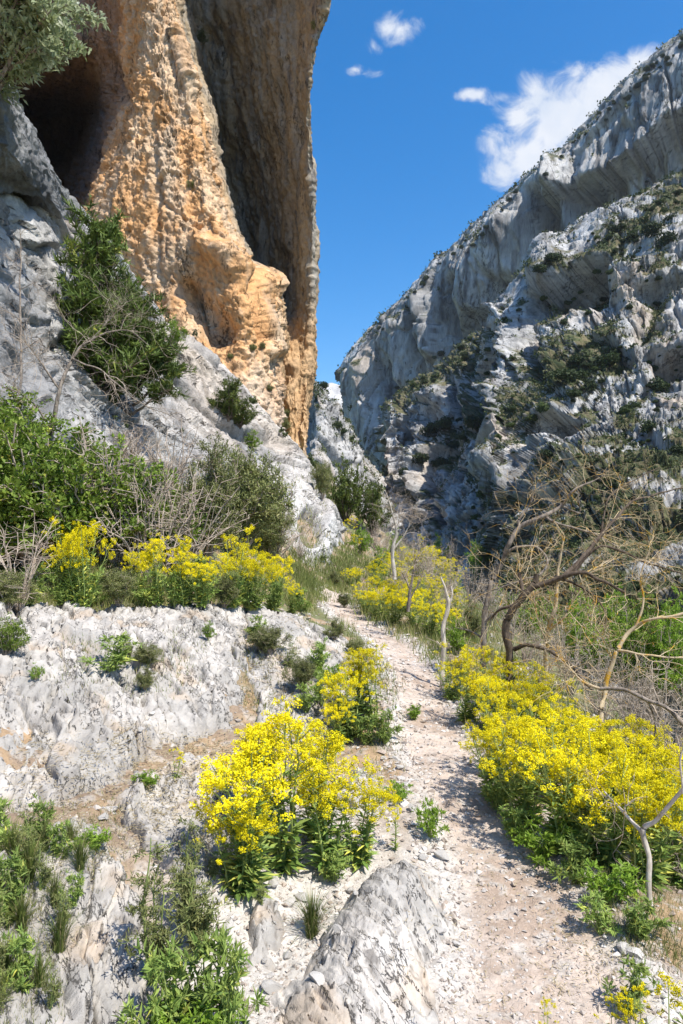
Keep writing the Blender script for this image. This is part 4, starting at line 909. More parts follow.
for k, (x, y, h, w, pr) in enumerate(LST):
    plant([HB[0], HB[1], OL[0]][pr], x, y, h, NM[k], 'herb', 'undergrowth behind the large ledge', w)
# juniper with dark trunk, in two tiers
plant(JN[0], 100, 400, 182, 'tall dark juniper on the grey slab, left of the bright round bush', 'tree', None, .85, Y=12.0)
plant(JN[1], 132, 415, 130, 'lower dark juniper leaning below the tall juniper', 'tree', None, 1.0, Y=12.4, tilt=.05)
plant(JN[0], 120, 360, 70, 'short juniper sprig between the two bigger junipers', 'tree', None, 1.1, Y=12.6)
# pale tree on the crag
PT = [shrub_proto('pale_tree', 700, m_pale, m_bark, nst=26, ntw=18, nl=44, L=.050, W=.022, R=.62, shape='ball', base=.15, clump=.10, leafpart='crown', stem_r=.02)]
plant(PT[0], -8, 108, 165, 'pale-leaved tree overhanging the crag in the upper left corner', 'tree', None, .9, Y=8.9)
# dead sapling on the slab
# grey ledge shrublets
for x, y, h, w, pr, lab, cat in [
    (112, 670, 36, 1.9, HB[0], 'low green herb spreading across a crack of the large grey ledge', 'herb'),
    (150, 668, 30, 1.2, OL[0], 'grey-green tuft beside the herb on the large grey ledge', 'herb'),
    (145, 690, 24, 1.0, OL[1], 'small grey cushion plant at the middle of the large ledge', 'herb'),
    (270, 654, 34, 1.4, OL[0], 'green cushion herb where the large ledge meets the long ledge', 'herb'),
    (300, 690, 42, .9, OL[0], 'grey-green shrublet in the crack of the long ledge', 'herb'),
    (322, 705, 36, .9, HB[0], 'green herb in the lower crack of the long ledge', 'herb'),
    (335, 640, 22, 1., OL[1], 'grey shrublet at the top of the long ledge near the bend', 'herb'),
    (208, 640, 20, .9, FR[0], 'small pale green herb on the rim of the large ledge', 'herb'),
    (148, 788, 20, 1.5, HG[0], 'bright green rosette beside the tiny woad', 'herb'),
    (5, 655, 46, .9, BR[0], 'leafy bramble shoot on the left end of the large ledge', 'herb'),
    (36, 680, 20, .9, FR[1], 'little bright green herb on the left part of the large ledge', 'herb'),
    (430, 838, 44, .75, HG[1], 'small broad-leaved plant at the left edge of the footpath', 'herb'),
    (150, 985, 150, .8, FE[0], 'tall feathery wormwood, left one of the pair on the centre slab', 'herb'),
    (196, 960, 128, .95, FE[1], 'tall feathery wormwood, right one of the pair on the centre slab', 'herb'),
    (190, 920, 108, .75, FE[0], 'feathery wormwood standing behind the wormwood pair', 'herb'),
    (205, 1035, 110, .95, HB[0], 'large leafy green weed at the bottom, below the wormwoods', 'herb'),
    (165, 1045, 110, .8, HB[1], 'leafy green weed at the bottom, beside the low craggy rock', 'herb'),
    (235, 1050, 120, .6, HB[0], 'narrow green weed at the bottom beside the white scree', 'herb'),
    (190, 1065, 80, 1.1, HG[0], 'bright broad-leaved weed touching the bottom of the picture', 'herb'),
    (575, 880, 44, 1.5, HB[1], 'low green herb on the path side of the woad bed', 'herb'),
    (610, 905, 52, 1.2, HG[0], 'broad-leaved green herb beside the pale forked branch', 'herb'),
    (600, 935, 40, 1.3, HB[0], 'low green herb sprawling on the stony right verge', 'herb'),
    (640, 940, 46, 1.3, HB[1], 'dark green herb at the foot of the pale forked branch', 'herb'),
    (545, 862, 50, 1.3, HG[1], 'green leafy herb at the front corner of the woad bed', 'herb'),
    (630, 1010, 50, 1.2, HB[0], 'grey-green leaves among the bottom right woad', 'herb'),
    (515, 842, 40, 1.3, HB[1], 'dense green leaves beneath the woad bed near the path', 'herb'),
    (500, 812, 46, 1.1, HB[0], 'dark green leaves under the left front of the woad bed', 'herb'),
    (385, 745, 40, .9, HB[1], 'green herb below the middle woad clump', 'herb')]:
    plant(pr, x, y, h, lab, cat, None, w)
tuft(312, 936, 52, 'fresh green grass tuft on the white scree behind the boulder')
LST = [(15, 860, 46), (45, 850, 34), (70, 845, 30), (-5, 900, 46), (22, 930, 44), (55, 905, 36), (5, 980, 50), (40, 985, 40), (80, 870, 40), (-10, 1020, 70), (30, 880, 50), (60, 950, 50)]
NM = ordered(LST, [(875, 'rough grass tuft, # at the top of the left bank'), (940, 'rough grass tuft, # midway down the left bank'), (1999, 'rough grass tuft, # low on the left bank')])
for k, (x, y, h) in enumerate(LST):
    tuft(x, y, h, NM[k], 'rough grass on the left bank', k % 2)
LST = [(25, 875, 66), (10, 920, 75), (-8, 965, 80), (40, 845, 50), (60, 930, 50), (0, 850, 60), (40, 890, 50), (22, 990, 66), (50, 1010, 50), (75, 905, 36), (-5, 1010, 70), (60, 860, 44)]
NM = ordered(LST, [(1999, 'green weed, # among the rough grass at the left edge')])
for k, (x, y, h) in enumerate(LST):
    plant(HB[k % 2] if k % 2 else FE[0], x, y, h, NM[k], 'herb', 'weeds on the left bank', .9)

# ---------------------------------------------------------------- past the bend
for x, y, h, w, pr, lab in [
    (345, 522, 76, .6, DK[0], 'large dark green shrub right of the orange cliff foot'),
    (372, 535, 66, .6, DK[1], 'dark green shrub sloping down toward the gorge'),
    (322, 500, 48, .6, OL[0], 'olive shrub tucked behind the hollow rock knob'),
    (360, 556, 40, .7, FR[1], 'fresh green bush behind the distant yellow woad'),
    (392, 560, 34, .7, FR[0], 'fresh green bush past the bend, right of the footpath'),
    (438, 565, 36, .8, FR[1], 'fresh green bush above the woad at the far bend'),
    (480, 585, 46, .7, FR[0], 'bright green bush left of the twisted bare tree'),
    (485, 570, 34, .8, DK[1], 'dark bush at the rim of the gorge left of the bare trees'),
    (378, 575, 30, .8, HB[0], 'green herb bank right of the far footpath'),
    (335, 585, 16, 1., OL[1], 'small grey shrub left of the far footpath'),
    (345, 608, 18, 1., OL[0], 'small grey shrub on the inside of the bend'),
    (460, 655, 40, .8, FR[0], 'green bush at the foot of the dead snag'),
    (470, 640, 36, .9, OL[1], 'olive bush behind the dead snag')]:
    plant(pr, x, y, h, lab, 'bush', None, w)
GB2 = 'bare tan shrubs past the bend'
LST = [(400, 575, 50), (415, 580, 58), (385, 560, 44), (430, 590, 54), (450, 600, 60), (470, 610, 64), (402, 600, 44), (490, 625, 70), (375, 550, 40), (455, 575, 44), (440, 620, 48), (512, 640, 66), (480, 600, 46), (300, 560, 40)]
NM = ordered(LST, [(578, 'leafless tan shrub, # in the far row past the bend'), (604, 'leafless tan shrub, # in the middle row past the bend'), (999, 'leafless tan shrub, # in the near row right of the far bend')])
for k, (x, y, h) in enumerate(LST):
    plant(BT[k % 3], x, y, h, NM[k], 'shrub', GB2, .5)
GB3 = 'brushwood on the slope behind the woad bed'
LST = [(540, 690, 80), (570, 700, 88), (600, 720, 96), (630, 730, 100), (660, 745, 100), (683, 750, 110), (555, 660, 60), (590, 670, 66), (625, 690, 70), (660, 700, 74), (690, 720, 84), (525, 665, 60), (640, 780, 110), (675, 800, 120), (610, 760, 90), (650, 720, 60), (675, 670, 60), (640, 660, 50), (683, 840, 110), (670, 880, 90), (700, 900, 110)]
NM = ordered(LST, [(680, 'grey-tan brushwood, # in the farthest row behind the woad bed'), (722, 'grey-tan brushwood, # in the second row behind the woad bed'), (770, 'grey-tan brushwood, # close behind the woad bed'), (1999, 'grey-tan brushwood, # beside the right end of the woad bed')])
for k, (x, y, h) in enumerate(LST):
    plant(BT[k % 3], x, y, h, NM[k], 'shrub', GB3, .62)
# green trees down in the gorge
LST = [(520, 660, 78, 26), (555, 665, 84, 24), (590, 680, 92, 22), (625, 690, 98, 21), (660, 700, 100, 20), (690, 710, 112, 20), (500, 640, 64, 30), (575, 650, 74, 30), (610, 655, 74, 32), (650, 660, 80, 32), (683, 660, 76, 30), (540, 640, 60, 34)]
NM = ordered(LST, [(658, 'bright green tree, # in the far row down in the gorge'), (999, 'bright green tree, # in the near row down in the gorge')])
for k, (x, y, h, Y) in enumerate(LST):
    plant(FR[k % 2] if k % 3 else BR[0], x, y, h, NM[k], 'tree', 'green trees down in the gorge', .62, Y=Y)

# ---------------------------------------------------------------- bare trees, limb by limb
def limbs(name, label, loc, main, subs, mat, tw_mat, ntw=60, twl=(.15, .5), seed=0, cat='tree', twr=.004, k=7, spread=1.0):
    r = np.random.default_rng(seed)
    base = Vector(P(*main[0][:3])); root = link(bpy.data.objects.new(name, None)); root.location = base; root.empty_display_size = .2; tag(root, label, cat)
    bb = np.array(base); allp = []
    def one(pts4, nm):
        A = np.array([np.append(P(q[0], q[1], q[2]), q[3]) for q in pts4]); n = max(6, len(A) * 7)
        C = catmull(A, n); w = fbm(C[:, :3] / .25, 2, seed + 3)[:, None]; w2 = fbm(C[:, :3] / .25 + 9, 2, seed + 5)[:, None]; w3_ = fbm(C[:, :3] / .25 + 19, 2, seed + 7)[:, None]
        C[:, :3] += np.hstack([w, w2, w3_]) * .018; rad = np.maximum(C[:, 3], .002) * (1 + .18 * fbm(C[:, :3] / .08, 2, seed + 4))
        g = Geo(); g.tube(C[:, :3] - bb, rad, k); me = g.mesh(nm, mat, True); link(bpy.data.objects.new(nm, me), root); allp.append(C)
    one(main, 'trunk')
    for s in subs: one(s, 'branch')
    g = Geo()
    def twig(p, d, L, rad, depth):
        n = 6; pts = [p]; dd = d.copy()
        for i in range(n - 1):
            dd = dd + r.normal(size=3) * .28; dd /= np.linalg.norm(dd); pts.append(pts[-1] + dd * L / (n - 1))
        pts = np.array(pts); g.tube(pts - bb, np.linspace(rad, rad * .35, n), 3)
        if depth:
            for q in range(r.integers(2, 5)):
                i = r.integers(1, n); d2 = dd + r.normal(size=3) * .7; d2 /= np.linalg.norm(d2); twig(pts[i], d2, L * r.uniform(.4, .75), rad * .6, depth - 1)
    for q in range(ntw):
        if ntw <= 20: g = Geo()
        C = allp[r.integers(0, len(allp))] if q % 3 or len(allp) == 1 else allp[r.integers(1, len(allp))]
        i = int(len(C) * r.uniform(.35, .999)); tg = C[min(i + 1, len(C) - 1), :3] - C[max(i - 1, 0), :3]; tg /= np.linalg.norm(tg) + 1e-9
        d = tg * .8 + r.normal(size=3) * .6 * spread + np.array([.05, 0, .1]); d /= np.linalg.norm(d)
        twig(C[i, :3], d, r.uniform(*twl), min(C[i, 3] * .5, twr), 2)
        if ntw <= 20: link(bpy.data.objects.new('twig', g.mesh('twig', tw_mat)), root)
    if ntw > 20: link(bpy.data.objects.new('twigs', g.mesh('twigs', tw_mat)), root)
    return root
limbs('bare_tree', 'twisted dark-trunked bare tree rising from the middle of the woad bed', None,
      [(508, 690, 5.6, .040), (510, 655, 5.6, .034), (507, 625, 5.6, .032), (516, 604, 5.55, .029), (534, 586, 5.5, .026), (536, 575, 5.5, .022)],
      [[(534, 588, 5.5, .024), (560, 578, 5.4, .021), (585, 572, 5.3, .016), (600, 580, 5.2, .012), (625, 592, 5.1, .010)],
       [(534, 588, 5.5, .024), (524, 592, 5.55, .02), (519, 576, 5.6, .017), (520, 572, 5.6, .012)],
       [(514, 650, 5.6, .020), (528, 645, 5.5, .018), (545, 648, 5.4, .015), (570, 665, 5.2, .012), (592, 690, 5.0, .008)],
       [(565, 576, 5.4, .022), (585, 555, 5.5, .018), (605, 530, 5.6, .014), (625, 508, 5.7, .011), (650, 495, 5.8, .008), (700, 488, 5.9, .005)],
       [(575, 572, 5.35, .014), (600, 545, 5.3, .010), (640, 560, 5.2, .008), (683, 575, 5.1, .005)],
       [(600, 535, 5.6, .010), (608, 500, 5.7, .007), (628, 485, 5.8, .005), (660, 468, 5.9, .003)],
       [(520, 605, 5.55, .014), (500, 610, 5.7, .010), (488, 625, 5.8, .006)],
       [(560, 578, 5.4, .012), (590, 592, 5.5, .009), (604, 610, 5.5, .006), (606, 632, 5.5, .004)]],
      m_bark_d, m_lichen, 60, (.2, .6), 801, twr=.0032)
limbs('bare_tree', 'pale grey bare tree arching up behind the twisted dark-trunked tree', None,
      [(483, 670, 6.6, .036), (484, 640, 6.6, .031), (487, 600, 6.6, .028), (497, 570, 6.6, .025), (510, 545, 6.5, .022), (520, 528, 6.5, .025), (545, 515, 6.4, .021), (560, 505, 6.4, .017), (575, 490, 6.3, .011), (600, 478, 6.3, .006)],
      [[(520, 528, 6.5, .018), (519, 520, 6.5, .013), (530, 505, 6.5, .008), (535, 488, 6.5, .004)],
       [(500, 562, 6.6, .016), (515, 548, 6.5, .013), (535, 548, 6.4, .012), (548, 560, 6.3, .011), (540, 575, 6.2, .010), (520, 580, 6.2, .008), (490, 592, 6.3, .005)],
       [(545, 515, 6.4, .012), (562, 525, 6.3, .010), (590, 533, 6.2, .008), (620, 548, 6.1, .005)],
       [(484, 625, 6.6, .015), (500, 610, 6.5, .011), (515, 605, 6.4, .007)],
       [(485, 640, 6.6, .012), (470, 630, 6.7, .008), (455, 628, 6.8, .004)],
       [(560, 505, 6.4, .010), (580, 512, 6.4, .007), (575, 485, 6.4, .004)]],
      m_bark, m_lichen, 46, (.2, .6), 802, twr=.0032)
limbs('bare_tree', 'orange-lichened leaning stem between the twisted tree and the brushwood', None,
      [(545, 690, 6.2, .024), (545, 650, 6.2, .022), (552, 620, 6.1, .020), (556, 595, 6.1, .017), (558, 570, 6.1, .012), (565, 535, 6.1, .006)],
      [[(550, 630, 6.1, .012), (565, 615, 6.0, .009), (580, 590, 6.0, .005)], [(546, 640, 6.2, .010), (536, 610, 6.2, .007), (532, 590, 6.2, .004)]], m_lichen, m_lichen, 40, (.2, .5), 803)
limbs('bare_tree', 'long thin lichened branch reaching out to the right above the brushwood', None,
      [(600, 740, 4.6, .020), (606, 690, 4.7, .018), (618, 650, 4.7, .015), (636, 626, 4.7, .012), (660, 618, 4.6, .010), (720, 605, 4.5, .008)],
      [[(636, 626, 4.7, .009), (645, 600, 4.7, .007), (640, 575, 4.7, .005), (650, 550, 4.7, .003)], [(606, 690, 4.7, .010), (580, 680, 4.8, .008), (560, 660, 4.8, .005)], [(618, 650, 4.7, .010), (640, 655, 4.6, .008), (683, 660, 4.5, .005)]], m_lichen, m_lichen, 36, (.15, .5), 804)
limbs('dead_snag', 'bleached dead snag standing at the right edge of the footpath', None,
      [(443, 690, 6.4, .026), (442, 660, 6.4, .024), (444, 630, 6.4, .022), (448, 604, 6.4, .018), (446, 590, 6.4, .013), (441, 577, 6.4, .008)],
      [[(448, 606, 6.4, .012), (453, 594, 6.4, .009), (452, 586, 6.4, .005)], [(443, 650, 6.4, .008), (436, 640, 6.4, .004)]], m_bark_l, m_twig, 8, (.05, .2), 805)
limbs('bare_branch', 'pale smooth forked branch standing at the lower right beside the footpath', None,
      [(652, 925, 2.75, .0125), (651, 890, 2.78, .0115), (648, 860, 2.8, .0105), (641, 832, 2.82, .0105), (655, 820, 2.8, .0095), (672, 805, 2.75, .0085), (690, 775, 2.7, .007)],
      [[(641, 834, 2.82, .009), (630, 822, 2.85, .007), (618, 806, 2.9, .005), (606, 792, 2.95, .003)], [(682, 795, 2.72, .006), (678, 770, 2.72, .004), (684, 740, 2.72, .003)]], m_bark_l, m_twig, 14, (.05, .25), 806, twr=.0025)
limbs('bare_branch', 'curved grey branch arching over the right-hand end of the woad bed', None,
      [(600, 690, 4.2, .012), (625, 690, 4.1, .012), (648, 700, 4.0, .012), (670, 712, 3.9, .011), (700, 740, 3.8, .010)],
      [[(648, 700, 4.0, .007), (655, 730, 4.0, .005), (640, 760, 4.0, .003)]], m_bark, m_twig, 20, (.1, .35), 807)
limbs('dead_sapling', 'thin dead sapling standing against the grey slab at the far left', None,
      [(20, 400, 9.2, .018), (21, 340, 9.3, .015), (20, 290, 9.4, .012), (21, 250, 9.5, .008), (20, 228, 9.5, .004)],
      [[(20, 350, 9.3, .007), (40, 340, 9.2, .004)], [(21, 320, 9.3, .006), (5, 310, 9.2, .003)], [(20, 290, 9.4, .005), (38, 282, 9.3, .003)], [(21, 268, 9.4, .005), (8, 258, 9.4, .003)]], m_bark, m_twig, 40, (.1, .4), 808, twr=.003, spread=1.5)
limbs('bare_tree', 'leafless grey tree bending over the bramble thicket, below the junipers', None,
      [(50, 480, 8.0, .03), (52, 430, 8.0, .026), (60, 390, 8.0, .022), (72, 360, 8.1, .018), (90, 340, 8.2, .013), (125, 330, 8.3, .008), (150, 345, 8.3, .004)],
      [[(60, 390, 8., .014), (40, 360, 7.9, .010), (25, 340, 7.8, .006)], [(72, 360, 8.1, .012), (100, 370, 8.0, .009), (135, 400, 7.9, .006), (170, 415, 7.9, .003)], [(52, 430, 8., .014), (30, 400, 7.8, .010), (0, 385, 7.7, .006)], [(90, 340, 8.2, .007), (110, 320, 8.3, .004), (125, 300, 8.3, .002)]], m_bark, m_twig, 110, (.2, .7), 809, spread=1.4)
limbs('bare_tree', 'small pale leafless tree at the rim past the bend', None,
      [(394, 580, 11, .035), (393, 550, 11, .03), (396, 530, 11, .02), (390, 505, 11, .01), (385, 490, 11, .005)],
      [[(393, 550, 11, .016), (405, 535, 11, .010), (412, 515, 11, .005)], [(396, 530, 11, .012), (402, 512, 11, .006)]], m_bark_l, m_twig, 40, (.2, .6), 810)
limbs('bare_tree', 'dark leafless sapling among the far woad', None,
      [(408, 612, 9, .026), (410, 590, 9, .022), (413, 575, 9, .014), (420, 555, 9, .007)],
      [[(410, 590, 9, .012), (402, 572, 9, .006)], [(409, 600, 9, .012), (420, 580, 9, .007), (426, 565, 9, .004)]], m_bark, m_twig, 40, (.15, .5), 811)
# ---------------------------------------------------------------- shrubs and trees on the mountains
def blob_proto(seed, mat, n=900, flat=.75):
    r = np.random.default_rng(seed); g = Geo(); lobes = []
    for k in range(7):
        u = rv(1, r)[0] * r.uniform(.2, .6); u[2] = abs(u[2]) * flat + .25; lobes.append((u, r.uniform(.32, .5)))
    for u, R_ in lobes:
        m = n // 7; d = rv(m, r); c = u + d * R_ * (r.uniform(.5, 1, m) ** .3)[:, None] * np.array([1, 1, flat]); tone = r.uniform(0, .6)
        g.leaves(c, rv(m, r), d + .6 * rv(m, r), .19 * r.uniform(.6, 1.3, m), .12, np.clip(tone + .4 * r.uniform(0, 1, m), 0, 1))
    return g.mesh('hill_shrub', mat)
HS = [blob_proto(900 + k, m_hill) for k in range(4)]; HS2 = [blob_proto(910 + k, m_hillg) for k in range(3)]
MTN = [wallA, hillB, hillC] + [o for o in scene.objects if o.name in ('gorge_crag', 'cliff')]
GROUPM = 'dark shrubs scattered over the mountainside'
def hill_shrub(px, py, rpx, label, group=None, green=False, kind='shrub', tall=1.0):
    h = hit(px, py, MTN)
    if not h: return None
    me = random.choice(HS2 if green else HS); o = link(bpy.data.objects.new('hill_shrub' if kind == 'shrub' else 'hill_tree', me))
    s = rpx * h[0].y / F; s *= 1.3; nv = h[1] if h[1].y < 0 else -h[1]; o.location = h[0] + nv * s * .55 + Vector((0, 0, -.3 * s)); o.scale = (s, s, s * tall * random.uniform(.8, 1.1)); o.rotation_euler = (0, 0, random.uniform(0, 6)); return tag(o, label, kind, group)
big = [(565, 385, 13, 'largest dark evergreen on the mountainside, left of the middle'), (583, 378, 14, 'dark evergreen on the right of the largest one'), (600, 365, 12, 'upper right evergreen of the big dark thicket'), (578, 360, 10, 'top evergreen of the big dark thicket'), (612, 352, 10, 'evergreen trailing uphill from the big dark thicket'), (550, 392, 10, 'left end evergreen of the big dark thicket'),
       (595, 385, 11, 'lower right evergreen of the big dark thicket'), (570, 398, 8, 'lowest evergreen of the big dark thicket'), (625, 412, 13, 'round dark evergreen standing alone below the big thicket'), (648, 342, 14, 'dark evergreen in the hollow at the right of the mountainside'), (664, 390, 12, 'evergreen beneath the right hollow'),
       (635, 240, 7, 'small round evergreen high on the mountainside'), (655, 235, 11, 'wide evergreen below the orange-stained wall'), (672, 240, 11, 'evergreen nearest the right edge below the stained wall'), (665, 220, 8, 'upper evergreen below the stained wall'), (610, 232, 7, 'small evergreen on the sloping green terrace'), (549, 262, 10, 'evergreen on top of the dark overhang'), (538, 272, 8, 'lower evergreen on top of the dark overhang'),
       (552, 310, 7, 'shrub in the dark gully beside the grey pillar'), (430, 437, 11, 'evergreen in the middle of the wooded hollow left of the pillar'), (445, 430, 10, 'upper evergreen of the wooded hollow left of the pillar'), (418, 460, 10, 'lower left evergreen of the wooded hollow'), (438, 462, 10, 'lower evergreen of the wooded hollow'), (470, 425, 10, 'right evergreen of the wooded hollow'), (455, 448, 9, 'inner evergreen of the wooded hollow'), (405, 470, 7, 'lowest left evergreen of the wooded hollow'),
       (485, 500, 10, 'bright green tree at the foot of the grey pillar'), (480, 515, 9, 'lower bright green tree at the foot of the grey pillar'), (545, 405, 8, 'pale green shrub left of the big dark thicket'), (535, 415, 7, 'pale green shrub below the grey pillar'), (512, 425, 5, 'green shrub on the foot of the grey pillar'), (650, 425, 9, 'shrub on the lower right ledges'), (680, 455, 9, 'shrub by the right edge on the lower ledges'),
       (548, 455, 7, 'shrub above the lowest rock band'), (337, 428, 7, 'dark round shrub on the pale crag in the gap'), (344, 434, 5, 'smaller shrub beside the round one on the pale crag'), (322, 390, 6, 'dark shrub on top of the pale crag in the gap')]
for x, y, rr, lab in big:
    hill_shrub(x, y, rr * .95, lab, None, green=('green' in lab and 'evergreen' not in lab), kind='tree' if rr > 9 else 'shrub')
rs = np.random.default_rng(77); cnt = 0; ridge = [(q[0], q[1]) for q in top]
while cnt < 60:        # along the skyline
    t = rs.uniform(0, 1); x = 355 + t * 330; y = np.interp(x, [q[0] for q in ridge][::-1][1:], [q[1] for q in ridge][::-1][1:]) + abs(rs.normal(0, 6)) + 2
    if rs.uniform() < .2 + .8 * t:
        if hill_shrub(x, y, rs.uniform(1.2, 3.6), 'small dark shrub growing along the skyline of the high ridge', 'shrubs along the ridge skyline'): cnt += 1
zones = [(683, 190, 600, 250, 18, 40), (600, 340, 560, 400, 22, 24), (540, 300, 680, 270, 26, 26), (440, 360, 495, 350, 14, 20), (400, 390, 430, 380, 8, 8), (440, 450, 480, 420, 16, 14), (650, 430, 560, 490, 26, 36), (683, 520, 560, 540, 30, 40), (680, 350, 640, 400, 18, 16), (510, 300, 515, 460, 10, 10), (470, 520, 540, 560, 20, 18), (683, 590, 600, 600, 24, 18)]
WORDS = ['on the green terrace below the high wall', 'around the big dark thicket', 'on the broken rocks in the upper middle', 'on the grassy shoulder left of the pillar', 'on the far left shoulder', 'in the wooded hollow', 'on the lower ledges', 'on the brown lower slope', 'among the rocks at the right edge', 'on the grey pillar', 'at the foot of the mountainside', 'low on the slope above the gorge']
for (x1, y1, x2, y2, w, n), wd in zip(zones, WORDS):
    for k in range(n):
        t = rs.uniform(); x = x1 + (x2 - x1) * t + rs.normal(0, w * .6); y = y1 + (y2 - y1) * t + rs.normal(0, w * .6)
        hill_shrub(x, y, rs.uniform(1.4, 4.6), 'small shrub ' + wd + ', right-hand mountain', 'small shrubs ' + wd, green=rs.uniform() < .35)

# low scrub that covers the green slopes, too much to count
g = Geo(); rr_ = np.random.default_rng(88)
for (vp, vn), cnt_ in zip(VEGPTS, (2600, 900, 9000, 900, 700)):
    if len(vp) < 10: continue
    sel = rr_.integers(0, len(vp), cnt_); pp = vp[sel] + vn[sel] * .2; dist = pp[:, 1]
    m_ = 9; c_ = np.repeat(pp, m_, 0) + rr_.normal(size=(len(pp) * m_, 3)) * np.repeat(dist / F * 1.3, m_)[:, None]; sz_ = np.repeat(dist / F * rr_.uniform(.8, 2.2, len(pp)), m_)
    g.leaves(c_, rv(len(c_), rr_), rv(len(c_), rr_), sz_ * 1.3, sz_, np.clip(np.repeat(rr_.uniform(0, .75, len(pp)), m_) + rr_.uniform(0, .3, len(c_)), 0, 1))
m_scrub = leaf_mat('scrub', (.03, .045, .014), (.09, .115, .035), (.19, .17, .08), trans=.15)
tag(link(bpy.data.objects.new('scrub', g.mesh('scrub', m_scrub))), 'low green and brown scrub covering the mountain slopes', None, None, 'stuff')

# ---------------------------------------------------------------- gravel, stones, litter, grass
def octa(c, s, r):
    n = len(c); d = np.array([[1, 0, 0], [-1, 0, 0], [0, 1, 0], [0, -1, 0], [0, 0, 1], [0, 0, -1]], float)
    V = c[:, None] + d[None] * s[:, None, None] * r.uniform(.5, 1.2, (n, 6, 1)) * np.array([1, 1, .6]) + r.normal(0, .22, (n, 6, 3)) * s[:, None, None]
    f = np.array([[0, 2, 4], [2, 1, 4], [1, 3, 4], [3, 0, 4], [2, 0, 5], [1, 2, 5], [3, 1, 5], [0, 3, 5]])
    return V.reshape(-1, 3), (np.arange(n)[:, None, None] * 6 + f[None]).reshape(-1, 3)
r = np.random.default_rng(31)
def near_z(x, y):
    out = ground_h(x, y)
    return out
n = 80000
print('VEG', [len(q[0]) for q in VEGPTS])
Y = np.exp(r.uniform(math.log(1.6), math.log(13), n)); pxs = r.uniform(-30, 713, n); X = (pxs - CX) / F * Y
pdn, _ = path_dist(X, Y); scrn = np.exp(-(np.hypot((X + .15) / .55, (Y - 2.5) / 1.3)) ** 4)
dens = np.where(pdn < .8, .6, np.where(pdn < 1.7, 1., .12)) + scrn * .9
k = r.uniform(size=n) < dens; X = X[k]; Y = Y[k]; pdn = pdn[k]; scrn = scrn[k]; n = len(X)
s = (.0028 + .013 * r.uniform(0, 1, n) ** 4.5 + .014 * r.uniform(0, 1, n) ** 9 * ((pdn > .8) | (scrn > .4))) * np.clip(Y / 3.0, .8, 2.)
C = np.stack([X, Y, ground_h(X, Y) + s * .2], 1); V, T = octa(C, s, r)
cc = mix((.38, .31, .25), (.60, .57, .53), r.uniform(0, 1, n)); cc = np.where((r.uniform(size=n) < .12)[:, None], np.array([[.30, .25, .21]]), cc)
m_stone = rock_mat('stone', .03, .003)
me = mesh_np('gravel', V, T, np.repeat(cc, 6, 0), m_stone, False); tag(link(bpy.data.objects.new('gravel', me)), 'loose pale gravel on the footpath and scree', None, None, 'stuff')
# larger stones, each its own
def stone_mesh(seed):
    bm = __import__('bmesh').new(); bmo = __import__('bmesh').ops; bmo.create_icosphere(bm, subdivisions=3, radius=1)
    co = np.array([v.co[:] for v in bm.verts]); rr = np.random.default_rng(seed)
    for _ in range(11):
        d = rv(1, rr)[0]; h = rr.uniform(.45, .85); q = co @ d; co -= np.maximum(q - h, 0)[:, None] * d
    co *= 1 + .06 * fbm(co * 2 + seed, 3, seed)[:, None]; co *= np.array([1.2, .95, .62])
    for v, q in zip(bm.verts, co): v.co = q
    me = bpy.data.meshes.new('stone'); bm.to_mesh(me); bm.free()
    a = me.color_attributes.new('Col', 'FLOAT_COLOR', 'POINT'); base = np.array([.55, .52, .475]) * rr.uniform(.85, 1.15); c4 = np.ones((len(me.vertices), 4), np.float32); c4[:, :3] = base; a.data.foreach_set('color', c4.ravel())
    me.materials.append(m_stone); return me
SM = [stone_mesh(40 + k) for k in range(6)]
EDGES = [('on the stony right verge of the footpath', [(r.uniform(.26, .52), y, 1) for y in np.exp(r.uniform(math.log(2.1), math.log(6), 46))]),
         ('along the left edge of the footpath', [(-r.uniform(.27, .42), y, 1) for y in np.exp(r.uniform(math.log(2.5), math.log(7), 34))]),
         ('on the white scree left of the wedge boulder', [(r.uniform(-.42, .08), r.uniform(2.1, 3.3), 0) for y in range(48)]),
         ('in the soil pockets between the grey ledges', [(r.uniform(-1.2, -.3), r.uniform(2.3, 4.2), 0) for y in range(40)])]
for wd, L in EDGES:
    for q, y, onp in L:
        x = float(np.interp(y, _pc[:, 1], _pc[:, 0])) + q if onp else q
        s_ = (.008 + .028 * r.uniform() ** 2.2) * (1 if not onp else 1.1)
        o = link(bpy.data.objects.new('stone', SM[r.integers(0, 6)])); z = drop(x, y, 5); o.location = (x, y, z + s_ * .25); o.scale = (s_, s_, s_); o.rotation_euler = (r.normal(0, .2), r.normal(0, .2), r.uniform(0, 6.28))
        tag(o, 'small loose pale stone ' + wd, 'stone', 'loose stones ' + wd)
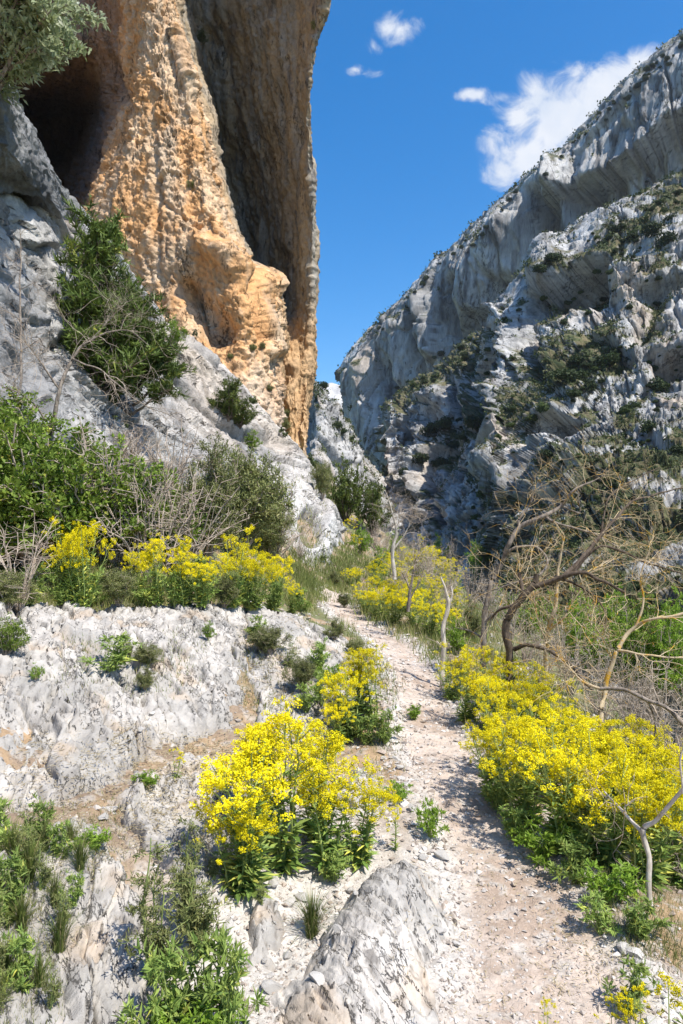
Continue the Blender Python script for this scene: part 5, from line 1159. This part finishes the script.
# grass and dry litter
def scatter_blades(name, label, boxes, mat, n, hgt, seed, flat=False, mask=None):
    r = np.random.default_rng(seed); g = Geo(); tot = sum(b[4] for b in boxes)
    for (x0, x1, y0, y1, w) in boxes:
        m = int(n * w / tot * 3); px = r.uniform(x0, x1, m); py = r.uniform(y0, y1, m)
        nn = fbm(np.stack([px / 26, py / 14, 0 * px + seed], 1), 3, seed); kk = nn > r.uniform(-.25, .45, m); px = px[kk]; py = py[kk]
        step = 5; c = []
        for x, y in zip(px[::step], py[::step]):
            h = hit(x, y, NEARSOL)
            if h and h[0].y < 45 and (mask is None or mask(h)):
                for q in range(step): c.append((h[0].x + r.normal(0, .010) * h[0].y, h[0].y + r.normal(0, .03) * h[0].y, h[0].z, h[0].y, h[0].x, h[0].y))
        c = np.array(c)
        if not len(c): continue
        isg = np.hypot(c[:, 0] - c[:, 4], c[:, 1] - c[:, 5]); z0 = base_h(c[:, 4], c[:, 5]); z1 = base_h(c[:, 0], c[:, 1]); c[:, 2] += z1 - z0
        if flat: d = rv(len(c), r); d[:, 2] = np.abs(d[:, 2]) * .12; base = c[:, :3] + np.array([0, 0, .004])
        else: d = rv(len(c), r) * .45 + np.array([0, 0, 1]); base = c[:, :3] - np.array([0, 0, .01])
        L = hgt * r.uniform(.4, 1.3, len(c)) * np.clip(c[:, 3] / 6, .55, 1.8); W = np.clip(c[:, 3] * .0011, .0022, .02)
        tone = np.clip(.5 + .35 * fbm(c[:, :3] / 1.3, 2, seed + 1) + .25 * r.normal(size=len(c)), 0, 1)
        if flat: g.leaves(base, d, np.array([[0, 0, 1.]]) + 0 * d, L, W * 1.2, tone)
        else: g.tris(base, d, rv(len(c), r), L, W, tone)
    o = link(bpy.data.objects.new(name, g.mesh(name, mat))); tag(o, label, None, None, 'stuff'); return o
offpath = lambda h: path_dist(np.array([h[0].x]), np.array([h[0].y]))[0][0] > 1.15
m_turf = leaf_mat('turf', (.12, .16, .04), (.24, .26, .08), (.50, .42, .22), trans=.3)
notrock = lambda h: offpath(h) and not h[2].name.startswith('limestone')
scatter_blades('grass', 'short mixed grass and herbs over the slopes', [(290, 345, 558, 608, 1.2), (340, 480, 545, 640, 2.2), (440, 683, 620, 800, 2.), (0, 290, 570, 615, 2.2), (560, 683, 870, 960, .6), (350, 480, 600, 700, .8), (0, 330, 480, 600, 1.2)], m_turf, 60000, .10, 51, mask=notrock)
scatter_blades('grass', 'thin grass rooted in cracks of the grey ledges', [(60, 200, 635, 690, .8), (240, 380, 625, 720, 1.4), (0, 120, 800, 880, 1.2), (0, 60, 860, 1024, 1.5), (360, 400, 700, 790, .6)], m_turf, 9000, .045, 52, mask=offpath)
scatter_blades('leaf_litter', 'dry straw and twigs fallen in the pockets between the ledges', [(20, 260, 740, 860, 2.), (110, 260, 730, 780, 1.), (400, 560, 740, 1024, .25), (240, 300, 620, 720, .6), (560, 683, 840, 1000, .5)], m_straw, 9000, .05, 53, flat=True, mask=lambda h: not h[2].name.startswith('rock'))

# ---------------------------------------------------------------- haze
m, nt = M_new('haze'); pv = nd(nt, 'ShaderNodeVolumePrincipled', {'Color': (.86, .92, 1., 1), 'Density': .00013, 'Anisotropy': .3}); o_ = nt.nodes.new('ShaderNodeOutputMaterial'); nt.links.new(pv.outputs[0], o_.inputs['Volume'])
zt = max(max((ob.matrix_world @ Vector(c)).z for c in ob.bound_box) for ob in scene.objects if ob.type == 'MESH') + 3
hz = box('haze', -6500, 6500, -6500, 6500, -60, zt, m); tag(hz, 'thin pale air haze filling the gorge', None, None, 'stuff')
print('ZTOP', zt, 'ZMIN', min(V[:, 2].min(), 0))
